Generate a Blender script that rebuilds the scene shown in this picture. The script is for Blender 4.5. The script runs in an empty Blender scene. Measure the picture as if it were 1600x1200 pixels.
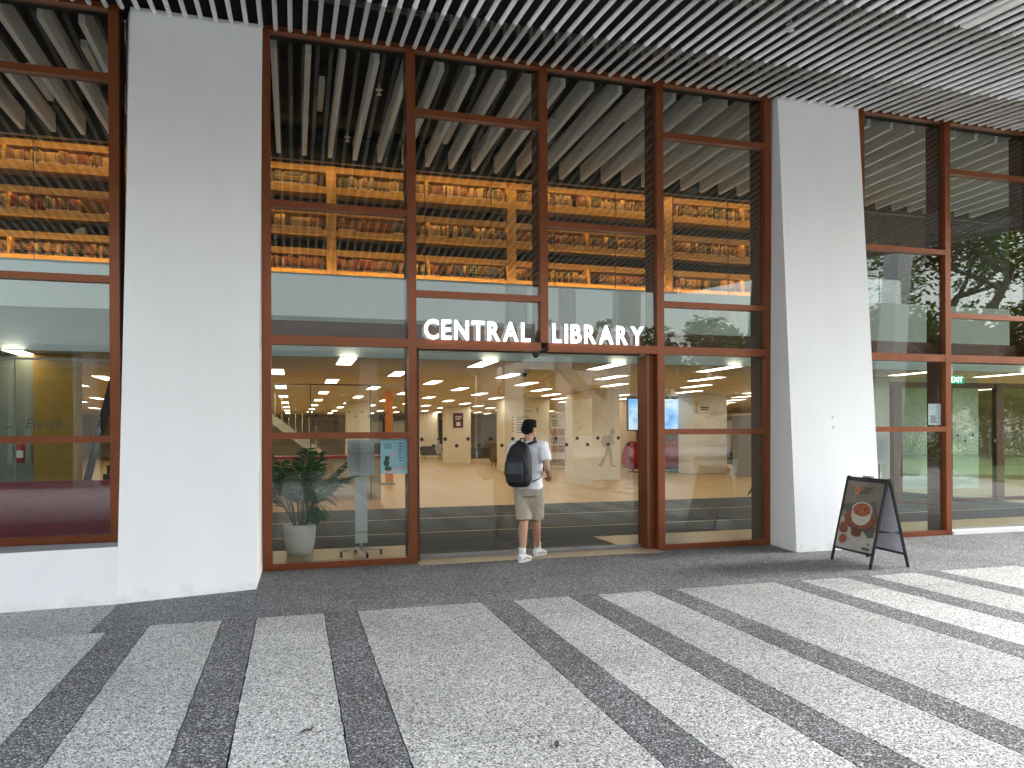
import bpy, bmesh, math, random
from mathutils import Vector, Matrix, noise
rnd = random.Random(7)
rad = math.radians
sc = bpy.context.scene
COL = sc.collection

# ------------------------------------------------------------------ camera
CAM = Vector((0.0, -9.1, 1.56))
yaw, roll = rad(16.13), rad(-0.30)
fw = Vector((math.sin(yaw), math.cos(yaw), 0))
r0 = Vector((math.cos(yaw), -math.sin(yaw), 0))
up = Vector((0, 0, 1))
rx = r0 * math.cos(roll) + up * math.sin(roll)
uy = up * math.cos(roll) - r0 * math.sin(roll)
cd = bpy.data.cameras.new('camera')
cd.sensor_width = 36.0
cd.lens = 1180.0 / 1600.0 * 36.0
cd.shift_y = 77.0 / 1600.0
cd.clip_end = 2000
cam = bpy.data.objects.new('camera', cd)
COL.objects.link(cam)
m = Matrix((rx, uy, -fw)).transposed().to_4x4()
m.translation = CAM
cam.matrix_world = m
sc.camera = cam

# ------------------------------------------------------------------ sky, sun, exposure
w = bpy.data.worlds.new('World')
sc.world = w
w.use_nodes = True
nt = w.node_tree
nt.nodes.clear()
wo = nt.nodes.new('ShaderNodeOutputWorld')
bg = nt.nodes.new('ShaderNodeBackground')
sky = nt.nodes.new('ShaderNodeTexSky')
sky.sky_type = 'NISHITA'
sky.sun_disc = False
SUN_EL, SUN_AZ = rad(29), rad(87)       # azimuth clockwise from +Y: from the right
sky.sun_elevation = SUN_EL
sky.sun_rotation = SUN_AZ
sky.air_density = 1.4
sky.dust_density = 3.0
sky.ozone_density = 0.6
hs = nt.nodes.new('ShaderNodeHueSaturation')
hs.inputs['Saturation'].default_value = 0.38      # hazy overcast white sky
nt.links.new(sky.outputs[0], hs.inputs['Color'])
tint = nt.nodes.new('ShaderNodeMix')
tint.data_type = 'RGBA'
tint.blend_type = 'MULTIPLY'
tint.inputs['Factor'].default_value = 1
tint.inputs['B'].default_value = (.965, .995, 1.03, 1)
nt.links.new(hs.outputs[0], tint.inputs['A'])
nt.links.new(tint.outputs['Result'], bg.inputs[0])
bg.inputs[1].default_value = 0.15
nt.links.new(bg.outputs[0], wo.inputs[0])

sd = bpy.data.lights.new('sun', 'SUN')
sd.energy = 1.5
sd.angle = rad(26)
sd.color = (1.0, 0.985, 0.965)
so = bpy.data.objects.new('sun', sd)
COL.objects.link(so)
sdir = Vector((math.sin(SUN_AZ) * math.cos(SUN_EL), math.cos(SUN_AZ) * math.cos(SUN_EL), math.sin(SUN_EL)))
so.rotation_euler = sdir.to_track_quat('Z', 'Y').to_euler()
so.location = (20, -20, 40)

vs = sc.view_settings
vs.view_transform = 'Standard'
vs.look = 'None'
vs.exposure = 2.55
vs.gamma = 1
vs.use_curve_mapping = False
cy = sc.cycles
cy.use_denoising = True
try:
    cy.denoiser = 'OPENIMAGEDENOISE'
    cy.denoising_input_passes = 'RGB_ALBEDO_NORMAL'
    cy.denoising_prefilter = 'NONE'
except Exception:
    pass
cy.max_bounces = 10
cy.diffuse_bounces = 5
cy.glossy_bounces = 5
cy.transmission_bounces = 6
cy.transparent_max_bounces = 40
cy.sample_clamp_indirect = 4.0
cy.caustics_reflective = False
cy.caustics_refractive = False
cy.use_light_tree = True


# ------------------------------------------------------------------ materials
def nodes(name):
    mt = bpy.data.materials.new(name)
    mt.use_nodes = True
    t = mt.node_tree
    t.nodes.clear()
    out = t.nodes.new('ShaderNodeOutputMaterial')
    return mt, t, out


def N(t, typ, **kw):
    n = t.nodes.new(typ)
    for k, v in kw.items():
        setattr(n, k, v)
    return n


def ramp(t, stops, interp='LINEAR'):
    n = t.nodes.new('ShaderNodeValToRGB')
    n.color_ramp.interpolation = interp
    e = n.color_ramp.elements
    while len(e) > 1:
        e.remove(e[-1])
    e[0].position = stops[0][0]
    e[0].color = (*stops[0][1], 1)
    for p, c in stops[1:]:
        x = e.new(p)
        x.color = (*c, 1)
    return n


def g(v):
    return (v, v, v)


MATS = {}


def M(name, col, rough=.6, metal=0., var=.08, scale=6., bump=0., bscale=80., spec=.5, coat=0., fine=0., stretch=None):
    """painted / plain surface: base colour with soft blotches, fine grain and a little relief"""
    if name in MATS:
        return MATS[name]
    mt, t, out = nodes(name)
    b = N(t, 'ShaderNodeBsdfPrincipled')
    b.inputs['Roughness'].default_value = rough
    b.inputs['Metallic'].default_value = metal
    b.inputs['Specular IOR Level'].default_value = spec
    b.inputs['Coat Weight'].default_value = coat
    geo = N(t, 'ShaderNodeNewGeometry')
    src = geo.outputs['Position']
    if stretch:
        mp = N(t, 'ShaderNodeMapping')
        mp.inputs['Scale'].default_value = stretch
        t.links.new(src, mp.inputs[0])
        src = mp.outputs[0]
    nz = N(t, 'ShaderNodeTexNoise')
    nz.inputs['Scale'].default_value = scale
    nz.inputs['Detail'].default_value = 5
    nz.inputs['Roughness'].default_value = .62
    t.links.new(src, nz.inputs['Vector'])
    lo = tuple(max(0, c * (1 - var)) for c in col)
    hi = tuple(min(1, c * (1 + var)) for c in col)
    rp = ramp(t, [(.28, lo), (.72, hi)])
    t.links.new(nz.outputs[0], rp.inputs[0])
    t.links.new(rp.outputs[0], b.inputs['Base Color'])
    rm = N(t, 'ShaderNodeMapRange')
    rm.inputs['To Min'].default_value = max(.02, rough - .07)
    rm.inputs['To Max'].default_value = min(1, rough + .09)
    t.links.new(nz.outputs[0], rm.inputs[0])
    t.links.new(rm.outputs[0], b.inputs['Roughness'])
    if bump:
        n2 = N(t, 'ShaderNodeTexNoise')
        n2.inputs['Scale'].default_value = bscale
        n2.inputs['Detail'].default_value = 3
        t.links.new(src, n2.inputs['Vector'])
        bp = N(t, 'ShaderNodeBump')
        bp.inputs['Strength'].default_value = bump
        bp.inputs['Distance'].default_value = .01
        t.links.new(n2.outputs[0], bp.inputs['Height'])
        t.links.new(bp.outputs[0], b.inputs['Normal'])
    t.links.new(b.outputs[0], out.inputs[0])
    MATS[name] = mt
    return mt


def emit(name, col, strength):
    if name in MATS:
        return MATS[name]
    mt, t, out = nodes(name)
    e = N(t, 'ShaderNodeEmission')
    e.inputs[0].default_value = (*col, 1)
    e.inputs[1].default_value = strength
    t.links.new(e.outputs[0], out.inputs[0])
    MATS[name] = mt
    return mt


def glass(name, tint, f0):
    """thin clear glazing: Schlick reflection on either side over a tinted see-through pane"""
    mt, t, out = nodes(name)
    geo = N(t, 'ShaderNodeNewGeometry')
    dot = N(t, 'ShaderNodeVectorMath', operation='DOT_PRODUCT')
    t.links.new(geo.outputs['Normal'], dot.inputs[0])
    t.links.new(geo.outputs['Incoming'], dot.inputs[1])
    ab = N(t, 'ShaderNodeMath', operation='ABSOLUTE')
    t.links.new(dot.outputs['Value'], ab.inputs[0])
    om = N(t, 'ShaderNodeMath', operation='SUBTRACT')
    om.inputs[0].default_value = 1
    t.links.new(ab.outputs[0], om.inputs[1])
    pw = N(t, 'ShaderNodeMath', operation='POWER')
    pw.inputs[1].default_value = 4.2
    t.links.new(om.outputs[0], pw.inputs[0])
    mr = N(t, 'ShaderNodeMapRange')
    mr.inputs['To Min'].default_value = f0
    mr.inputs['To Max'].default_value = 1.0
    t.links.new(pw.outputs[0], mr.inputs[0])
    tr = N(t, 'ShaderNodeBsdfTransparent')
    tr.inputs[0].default_value = (*tint, 1)
    gl = N(t, 'ShaderNodeBsdfGlossy')
    gl.inputs['Roughness'].default_value = 0.0
    gl.inputs['Color'].default_value = (.95, 1.0, .98, 1)
    nz = N(t, 'ShaderNodeTexNoise')
    nz.inputs['Scale'].default_value = .9
    nz.inputs['Detail'].default_value = 1
    t.links.new(geo.outputs['Position'], nz.inputs['Vector'])
    bp = N(t, 'ShaderNodeBump')
    bp.inputs['Strength'].default_value = .05
    bp.inputs['Distance'].default_value = .02
    t.links.new(nz.outputs[0], bp.inputs['Height'])
    t.links.new(bp.outputs[0], gl.inputs['Normal'])
    mx = N(t, 'ShaderNodeMixShader')
    t.links.new(mr.outputs[0], mx.inputs[0])
    t.links.new(tr.outputs[0], mx.inputs[1])
    t.links.new(gl.outputs[0], mx.inputs[2])
    t.links.new(mx.outputs[0], out.inputs[0])
    MATS[name] = mt
    return mt


def pebble(name, stops, scale, stain=.24, rough=.75):
    """exposed aggregate: every chip its own grey, set in mortar"""
    mt, t, out = nodes(name)
    b = N(t, 'ShaderNodeBsdfPrincipled')
    b.inputs['Roughness'].default_value = rough
    b.inputs['Specular IOR Level'].default_value = .4
    geo = N(t, 'ShaderNodeNewGeometry')
    vo = N(t, 'ShaderNodeTexVoronoi')
    vo.inputs['Scale'].default_value = scale
    vo.inputs['Randomness'].default_value = 1
    t.links.new(geo.outputs['Position'], vo.inputs['Vector'])
    sp = N(t, 'ShaderNodeSeparateColor')
    t.links.new(vo.outputs['Color'], sp.inputs[0])
    rp = ramp(t, stops, 'CONSTANT')
    t.links.new(sp.outputs[0], rp.inputs[0])
    # larger chips here and there
    v2 = N(t, 'ShaderNodeTexVoronoi')
    v2.inputs['Scale'].default_value = scale * .62
    t.links.new(geo.outputs['Position'], v2.inputs['Vector'])
    s2 = N(t, 'ShaderNodeSeparateColor')
    t.links.new(v2.outputs['Color'], s2.inputs[0])
    r2 = ramp(t, stops, 'CONSTANT')
    t.links.new(s2.outputs[1], r2.inputs[0])
    gt = N(t, 'ShaderNodeMath', operation='GREATER_THAN')
    gt.inputs[1].default_value = .62
    t.links.new(s2.outputs[2], gt.inputs[0])
    mx = N(t, 'ShaderNodeMix', data_type='RGBA')
    t.links.new(gt.outputs[0], mx.inputs['Factor'])
    t.links.new(rp.outputs[0], mx.inputs['A'])
    t.links.new(r2.outputs[0], mx.inputs['B'])
    # wear, damp and foot traffic
    nz = N(t, 'ShaderNodeTexNoise')
    nz.inputs['Scale'].default_value = 1.1
    nz.inputs['Detail'].default_value = 7
    nz.inputs['Roughness'].default_value = .65
    t.links.new(geo.outputs['Position'], nz.inputs['Vector'])
    oi = N(t, 'ShaderNodeObjectInfo')
    mr = N(t, 'ShaderNodeMapRange')
    mr.inputs['From Min'].default_value = .3
    mr.inputs['From Max'].default_value = .7
    mr.inputs['To Min'].default_value = 1 - stain
    mr.inputs['To Max'].default_value = 1 + stain
    t.links.new(nz.outputs[0], mr.inputs[0])
    mo = N(t, 'ShaderNodeMapRange')
    mo.inputs['To Min'].default_value = .86
    mo.inputs['To Max'].default_value = 1.12
    t.links.new(oi.outputs['Random'], mo.inputs[0])
    mm = N(t, 'ShaderNodeMath', operation='MULTIPLY')
    t.links.new(mr.outputs[0], mm.inputs[0])
    t.links.new(mo.outputs[0], mm.inputs[1])
    vm = N(t, 'ShaderNodeVectorMath', operation='SCALE')
    t.links.new(mx.outputs['Result'], vm.inputs[0])
    t.links.new(mm.outputs[0], vm.inputs['Scale'])
    t.links.new(vm.outputs[0], b.inputs['Base Color'])
    bp = N(t, 'ShaderNodeBump')
    bp.inputs['Strength'].default_value = .35
    bp.inputs['Distance'].default_value = .004
    bp.invert = True
    t.links.new(vo.outputs['Distance'], bp.inputs['Height'])
    t.links.new(bp.outputs[0], b.inputs['Normal'])
    t.links.new(b.outputs[0], out.inputs[0])
    MATS[name] = mt
    return mt


def leafmat(name, col, trans=.35):
    mt, t, out = nodes(name)
    d = N(t, 'ShaderNodeBsdfPrincipled')
    d.inputs['Roughness'].default_value = .5
    geo = N(t, 'ShaderNodeNewGeometry')
    mr = N(t, 'ShaderNodeMapRange')
    mr.inputs['To Min'].default_value = .55
    mr.inputs['To Max'].default_value = 1.5
    t.links.new(geo.outputs['Random Per Island'], mr.inputs[0])
    vm = N(t, 'ShaderNodeVectorMath', operation='SCALE')
    vm.inputs[0].default_value = col
    t.links.new(mr.outputs[0], vm.inputs['Scale'])
    t.links.new(vm.outputs[0], d.inputs['Base Color'])
    tl = N(t, 'ShaderNodeBsdfTranslucent')
    v2 = N(t, 'ShaderNodeVectorMath', operation='MULTIPLY')
    v2.inputs[1].default_value = (1.3, 1.5, .6)
    t.links.new(vm.outputs[0], v2.inputs[0])
    t.links.new(v2.outputs[0], tl.inputs[0])
    mx = N(t, 'ShaderNodeMixShader')
    mx.inputs[0].default_value = trans
    t.links.new(d.outputs[0], mx.inputs[1])
    t.links.new(tl.outputs[0], mx.inputs[2])
    t.links.new(mx.outputs[0], out.inputs[0])
    MATS[name] = mt
    return mt


def grain(name, a, b_, rough=.5, vec=(1, 1, 1), scale=9, bump=.05):
    """wood: long streaks between two tones"""
    mt, t, out = nodes(name)
    b = N(t, 'ShaderNodeBsdfPrincipled')
    b.inputs['Roughness'].default_value = rough
    geo = N(t, 'ShaderNodeNewGeometry')
    mp = N(t, 'ShaderNodeMapping')
    mp.inputs['Scale'].default_value = vec
    t.links.new(geo.outputs['Position'], mp.inputs[0])
    nz = N(t, 'ShaderNodeTexNoise')
    nz.inputs['Scale'].default_value = scale
    nz.inputs['Detail'].default_value = 6
    nz.inputs['Distortion'].default_value = .6
    t.links.new(mp.outputs[0], nz.inputs['Vector'])
    rp = ramp(t, [(.3, a), (.7, b_)])
    t.links.new(nz.outputs[0], rp.inputs[0])
    t.links.new(rp.outputs[0], b.inputs['Base Color'])
    bp = N(t, 'ShaderNodeBump')
    bp.inputs['Strength'].default_value = bump
    bp.inputs['Distance'].default_value = .004
    t.links.new(nz.outputs[0], bp.inputs['Height'])
    t.links.new(bp.outputs[0], b.inputs['Normal'])
    t.links.new(b.outputs[0], out.inputs[0])
    MATS[name] = mt
    return mt


def plaster(name, col):
    """white painted render: roller grain, faint streaks and scuffs near the ground"""
    mt, t, out = nodes(name)
    b = N(t, 'ShaderNodeBsdfPrincipled')
    b.inputs['Roughness'].default_value = .72
    b.inputs['Specular IOR Level'].default_value = .3
    geo = N(t, 'ShaderNodeNewGeometry')
    mp = N(t, 'ShaderNodeMapping')
    mp.inputs['Scale'].default_value = (1.6, 1.6, .55)
    t.links.new(geo.outputs['Position'], mp.inputs[0])
    nz = N(t, 'ShaderNodeTexNoise')
    nz.inputs['Scale'].default_value = 1.7
    nz.inputs['Detail'].default_value = 8
    nz.inputs['Roughness'].default_value = .6
    t.links.new(mp.outputs[0], nz.inputs['Vector'])
    rp = ramp(t, [(.25, tuple(c * .965 for c in col)), (.6, col), (.85, tuple(min(1, c * 1.03) for c in col))])
    t.links.new(nz.outputs[0], rp.inputs[0])
    # splash dirt, patchy, in the lowest decimetres
    sx = N(t, 'ShaderNodeSeparateXYZ')
    t.links.new(geo.outputs['Position'], sx.inputs[0])
    n3 = N(t, 'ShaderNodeTexNoise')
    n3.inputs['Scale'].default_value = 7
    n3.inputs['Detail'].default_value = 6
    t.links.new(geo.outputs['Position'], n3.inputs['Vector'])
    ad = N(t, 'ShaderNodeMath', operation='MULTIPLY_ADD')
    ad.inputs[1].default_value = .45
    t.links.new(n3.outputs[0], ad.inputs[0])
    ad.inputs[2].default_value = -.2
    sb = N(t, 'ShaderNodeMath', operation='SUBTRACT')
    t.links.new(ad.outputs[0], sb.inputs[0])
    t.links.new(sx.outputs[2], sb.inputs[1])
    m1 = N(t, 'ShaderNodeMapRange')
    m1.inputs['From Min'].default_value = -.05
    m1.inputs['From Max'].default_value = .12
    m1.inputs['To Max'].default_value = .32
    t.links.new(sb.outputs[0], m1.inputs[0])
    mx = N(t, 'ShaderNodeMix', data_type='RGBA')
    t.links.new(m1.outputs[0], mx.inputs['Factor'])
    t.links.new(rp.outputs[0], mx.inputs['A'])
    mx.inputs['B'].default_value = (.42, .41, .39, 1)
    t.links.new(mx.outputs['Result'], b.inputs['Base Color'])
    n2 = N(t, 'ShaderNodeTexNoise')
    n2.inputs['Scale'].default_value = 160
    n2.inputs['Detail'].default_value = 2
    t.links.new(geo.outputs['Position'], n2.inputs['Vector'])
    bp = N(t, 'ShaderNodeBump')
    bp.inputs['Strength'].default_value = .12
    bp.inputs['Distance'].default_value = .003
    t.links.new(n2.outputs[0], bp.inputs['Height'])
    t.links.new(bp.outputs[0], b.inputs['Normal'])
    t.links.new(b.outputs[0], out.inputs[0])
    MATS[name] = mt
    return mt


def printmat(name, stops, vec=(1, 1, 1), scale=6, rough=.35):
    """flat print or picture: noise through a colour ramp"""
    mt, t, out = nodes(name)
    b = N(t, 'ShaderNodeBsdfPrincipled')
    b.inputs['Roughness'].default_value = rough
    geo = N(t, 'ShaderNodeNewGeometry')
    mp = N(t, 'ShaderNodeMapping')
    mp.inputs['Scale'].default_value = vec
    t.links.new(geo.outputs['Position'], mp.inputs[0])
    nz = N(t, 'ShaderNodeTexNoise')
    nz.inputs['Scale'].default_value = scale
    nz.inputs['Detail'].default_value = 4
    t.links.new(mp.outputs[0], nz.inputs['Vector'])
    rp = ramp(t, stops)
    t.links.new(nz.outputs[0], rp.inputs[0])
    t.links.new(rp.outputs[0], b.inputs['Base Color'])
    t.links.new(b.outputs[0], out.inputs[0])
    MATS[name] = mt
    return mt


def screenmat(name, stops, strength, scale=2.2):
    mt, t, out = nodes(name)
    geo = N(t, 'ShaderNodeNewGeometry')
    nz = N(t, 'ShaderNodeTexNoise')
    nz.inputs['Scale'].default_value = scale
    nz.inputs['Detail'].default_value = 5
    t.links.new(geo.outputs['Position'], nz.inputs['Vector'])
    rp = ramp(t, stops)
    t.links.new(nz.outputs[0], rp.inputs[0])
    e = N(t, 'ShaderNodeEmission')
    e.inputs[1].default_value = strength
    t.links.new(rp.outputs[0], e.inputs[0])
    t.links.new(e.outputs[0], out.inputs[0])
    MATS[name] = mt
    return mt


PAINT = plaster('white_render', (.88, .88, .88))
FRAME = M('bronze_frame', (.235, .066, .022), rough=.30, metal=.35, var=.10, scale=3, spec=.5)
FRAME_IN = M('bronze_frame_inner', (.085, .03, .014), rough=.5, metal=.2, var=.08)
GLASS = glass('glazing', (.94, .955, .945), .040)
GLASS_IN = glass('indoor_glass', (.95, .965, .95), .03)
DARKPAVE = pebble('dark_aggregate', [(0, g(.02)), (.24, g(.05)), (.48, (.11, .114, .122)), (.72, (.23, .237, .25)), (.88, g(.50))], 165)
LIGHTPAVE = pebble('light_aggregate', [(0, g(.055)), (.13, g(.15)), (.31, (.33, .33, .325)), (.54, (.47, .47, .46)), (.79, (.68, .68, .67))], 165, stain=.15)
APRON = pebble('apron_aggregate', [(0, g(.03)), (.20, g(.075)), (.42, (.14, .145, .155)), (.66, (.28, .287, .30)), (.86, g(.52))], 165)
MORTAR = M('joint_mortar', (.07, .07, .07), rough=.9)
SLATW = M('slat_white', (.91, .91, .90), rough=.45, var=.05, scale=2)
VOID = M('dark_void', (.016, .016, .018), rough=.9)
STEELD = M('dark_steel', (.10, .10, .10), rough=.6, metal=.3)
GALV = M('grey_steel', (.28, .28, .27), rough=.5, metal=.4)
BAFF = M('baffle_fabric', (.78, .79, .77), rough=.9, var=.05, scale=20, bump=.05, bscale=300)
WHITE = M('white_paint', (.78, .78, .76), rough=.6, var=.03)
CREAM = M('cream_wall', (.80, .77, .68), rough=.65, var=.04)
CEIL = M('ceiling_board', (.72, .68, .60), rough=.8, var=.05, scale=1.2)
FASCIA = M('gallery_white', (.58, .67, .64), rough=.6, var=.03, scale=1)
FLOOR = grain('maple_floor', (.44, .29, .125), (.57, .405, .19), rough=.33, vec=(.35, 6, 1), scale=3, bump=.02)
CARPET = M('grey_carpet', (.060, .067, .070), rough=.95, var=.22, scale=1.8, bump=.3, bscale=400)
MATC = M('entrance_mat', (.10, .10, .095), rough=.95, var=.15, scale=2, bump=.4, bscale=500)
TAN = grain('tan_threshold', (.40, .29, .18), (.52, .40, .27), rough=.45, vec=(1, 8, 1))
SHELF = grain('oak_shelf', (.44, .23, .06), (.66, .39, .12), rough=.5, vec=(.5, 4, 4), scale=7)
TROFF = emit('light_panel', (1.0, .86, .65), 1.95)
LED = emit('warm_shelf_led', (1.0, .58, .19), 6.5)
LEDC = emit('warm_cove_fill', (1.0, .55, .18), 6.0)
LETTER = emit('lit_letter', (.93, .97, 1.0), .7)
BLACK = M('black_plastic', (.012, .012, .013), rough=.4)
DOT = M('dark_dot', (.035, .03, .025), rough=.6)
SIGNGREY = M('sign_grey_text', (.10, .10, .10), rough=.6)
LEAF = leafmat('tree_leaf', (.06, .115, .03), .45)
LEAF2 = leafmat('bright_leaf', (.12, .15, .03), .45)
LEAF3 = leafmat('palm_leaf', (.035, .12, .028), .35)
BARK = M('bark', (.09, .07, .055), rough=.9, var=.35, scale=5, bump=.6, bscale=25)
GRASS = M('lawn', (.10, .155, .03), rough=.9, var=.45, scale=1.5, bump=.8, bscale=60)
EARTH = M('ground_soil', (.20, .19, .17), rough=.95, var=.2, scale=.6)


# ------------------------------------------------------------------ geometry helpers
ABS = {}          # absolute position of every (unrotated) thing / part


def link(o, parent=None):
    COL.objects.link(o)
    if parent is not None:
        o.parent = parent
    return o


def props(o, label=None, cat=None, group=None, kind=None):
    if label:
        o['label'] = label
    if cat:
        o['category'] = cat
    if group:
        o['group'] = group
    if kind:
        o['kind'] = kind
    return o


def thing(name, loc, label, cat, group=None, rotz=0):
    o = bpy.data.objects.new(name, None)
    o.empty_display_size = .1
    o.location = loc
    o.rotation_euler = (0, 0, rotz)
    ABS[o.name] = Vector(loc)
    link(o)
    return props(o, label, cat, group)


def absloc(o):
    return ABS.get(o.name, Vector((0, 0, 0))) if o is not None else Vector((0, 0, 0))


def new_mesh(name, bm, mats):
    me = bpy.data.meshes.new(name)
    bm.normal_update()
    bm.to_mesh(me)
    bm.free()
    for mt in (mats if isinstance(mats, (list, tuple)) else [mats]):
        me.materials.append(mt)
    return me


def put(name, me, parent=None, pos=(0, 0, 0), local=False):
    """mesh data at an absolute position (or local to its parent)"""
    o = bpy.data.objects.new(name, me)
    link(o, parent)
    pos = Vector(pos)
    if local:
        o.location = pos
        ABS[o.name] = absloc(parent) + pos
    else:
        o.location = pos - absloc(parent)
        ABS[o.name] = pos
    return o


BOXES = {}


def boxmesh(dx, dy, dz, mat, bev=0.):
    k = (round(dx, 4), round(dy, 4), round(dz, 4), mat.name, bev)
    if k in BOXES:
        return BOXES[k]
    bm = bmesh.new()
    bmesh.ops.create_cube(bm, size=1)
    bmesh.ops.scale(bm, vec=(dx, dy, dz), verts=bm.verts)
    if bev:
        bmesh.ops.bevel(bm, geom=list(bm.edges), offset=bev, segments=1, affect='EDGES')
    me = new_mesh('box', bm, mat)
    BOXES[k] = me
    return me


def box(name, x0, x1, y0, y1, z0, z1, mat, parent=None, bev=0., local=False):
    me = boxmesh(x1 - x0, y1 - y0, z1 - z0, mat, bev)
    return put(name, me, parent, ((x0 + x1) / 2, (y0 + y1) / 2, (z0 + z1) / 2), local)


def addbox(bm, x0, x1, y0, y1, z0, z1, mi=0):
    v = [bm.verts.new((x, y, z)) for z in (z0, z1) for y in (y0, y1) for x in (x0, x1)]
    for q in ((0, 2, 3, 1), (4, 5, 7, 6), (0, 1, 5, 4), (2, 6, 7, 3), (0, 4, 6, 2), (1, 3, 7, 5)):
        bm.faces.new([v[i] for i in q]).material_index = mi
    return v


def hexa(bm, bot, top, mi=0):
    vb = [bm.verts.new(v) for v in bot]
    vt = [bm.verts.new(v) for v in top]
    n = len(vb)
    fs = [bm.faces.new(vb[::-1]), bm.faces.new(vt)]
    for i in range(n):
        fs.append(bm.faces.new((vb[i], vb[(i + 1) % n], vt[(i + 1) % n], vt[i])))
    for f in fs:
        f.material_index = mi
    return vb + vt


def tube(bm, pts, radii, n=8, mi=0, cap=True, smooth=True):
    """tapered tube along points"""
    rings = []
    pts = [Vector(p) for p in pts]
    if not isinstance(radii, (list, tuple)):
        radii = [radii] * len(pts)
    ref = None
    for i, p in enumerate(pts):
        t = (pts[min(i + 1, len(pts) - 1)] - pts[max(i - 1, 0)])
        if t.length < 1e-9:
            t = Vector((0, 0, 1))
        t.normalize()
        if ref is None:
            ref = Vector((1, 0, 0)) if abs(t.x) < .8 else Vector((0, 1, 0))
        u = (ref - t * ref.dot(t)).normalized()
        ref = u
        v = t.cross(u)
        r = radii[i]
        ra, rb = r if isinstance(r, (tuple, list)) else (r, r)
        rings.append([bm.verts.new(p + u * (ra * math.cos(2 * math.pi * k / n)) + v * (rb * math.sin(2 * math.pi * k / n))) for k in range(n)])
    for a, b in zip(rings, rings[1:]):
        for k in range(n):
            f = bm.faces.new((a[k], a[(k + 1) % n], b[(k + 1) % n], b[k]))
            f.material_index = mi
            f.smooth = smooth
    if cap:
        f = bm.faces.new(rings[0][::-1])
        f.material_index = mi
        f = bm.faces.new(rings[-1])
        f.material_index = mi
    return [v for r in rings for v in r]


def lathe(bm, prof, n=24, cx=0, cy_=0, mi=0):
    """surface of revolution from (radius, z) profile"""
    rings = []
    for r, z in prof:
        rings.append([bm.verts.new((cx + r * math.cos(2 * math.pi * k / n), cy_ + r * math.sin(2 * math.pi * k / n), z)) for k in range(n)])
    for a, b in zip(rings, rings[1:]):
        for k in range(n):
            f = bm.faces.new((a[k], a[(k + 1) % n], b[(k + 1) % n], b[k]))
            f.smooth = True
            f.material_index = mi
    for rg, flip in ((rings[0], True), (rings[-1], False)):
        f = bm.faces.new(rg[::-1] if flip else rg)
        f.material_index = mi


def ellipsoid(bm, c, r, seg=14, rings=9, mi=0):
    res = bmesh.ops.create_uvsphere(bm, u_segments=seg, v_segments=rings, radius=1)
    bmesh.ops.scale(bm, vec=r, verts=res['verts'])
    bmesh.ops.translate(bm, vec=c, verts=res['verts'])
    for f in {f for v in res['verts'] for f in v.link_faces}:
        f.smooth = True
        f.material_index = mi
    return res['verts']


TMP = bpy.data.scenes.new('workbench')


def bake(o):
    """evaluate one object on its own, in a scratch scene"""
    TMP.collection.objects.link(o)
    vl = TMP.view_layers[0]
    vl.update()
    me = bpy.data.meshes.new_from_object(o.evaluated_get(vl.depsgraph))
    bpy.data.objects.remove(o)
    return me


def textmesh(body, size, mat, extrude=.002, bold=0., align='LEFT', shear=0., space=1.):
    cu = bpy.data.curves.new('text', 'FONT')
    cu.body = body
    cu.size = size
    cu.extrude = extrude
    cu.offset = bold
    cu.align_x = align
    cu.shear = shear
    cu.space_character = space
    cu.resolution_u = 3
    o = bpy.data.objects.new('text', cu)
    me = bake(o)
    bpy.data.curves.remove(cu)
    me.materials.clear()
    me.materials.append(mat)
    # stand the text upright in the XZ plane, facing -Y
    me.transform(Matrix.Rotation(rad(90), 4, 'X'))
    return me


def remesh(bm, mat, voxel, smooth=4, name='body'):
    me = bpy.data.meshes.new(name)
    bm.normal_update()
    bm.to_mesh(me)
    bm.free()
    o = bpy.data.objects.new(name, me)
    md = o.modifiers.new('r', 'REMESH')
    md.mode = 'VOXEL'
    md.voxel_size = voxel
    md.use_smooth_shade = True
    s = o.modifiers.new('s', 'SMOOTH')
    s.factor = .5
    s.iterations = smooth
    m2 = bake(o)
    bpy.data.meshes.remove(me)
    m2.materials.clear()
    m2.materials.append(mat)
    for p in m2.polygons:
        p.use_smooth = True
    return m2


# ================================================================== GROUND
bm = bmesh.new()
bmesh.ops.create_grid(bm, x_segments=1, y_segments=1, size=400)
gr = put('ground', new_mesh('ground', bm, EARTH), None, (0, 0, -.14))
props(gr, 'wide plain ground reaching to the horizon', 'ground', kind='structure')

# plaza sheet under and beyond the striped paving
bm = bmesh.new()
bmesh.ops.create_grid(bm, x_segments=1, y_segments=1, size=1)
bmesh.ops.scale(bm, vec=(60, 32, 1), verts=bm.verts)
pl = put('plaza', new_mesh('plaza', bm, MORTAR), None, (10, -31.9, -.022))
props(pl, 'mortar bed of the plaza in front of the entrance', 'plaza', kind='structure')
pv = thing('paving', (0, -2.4, 0), 'striped exposed aggregate paving in dark and pale grey', 'paving')
props(pv, kind='structure')

J = .004      # half joint


SR = random.Random(21)


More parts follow.
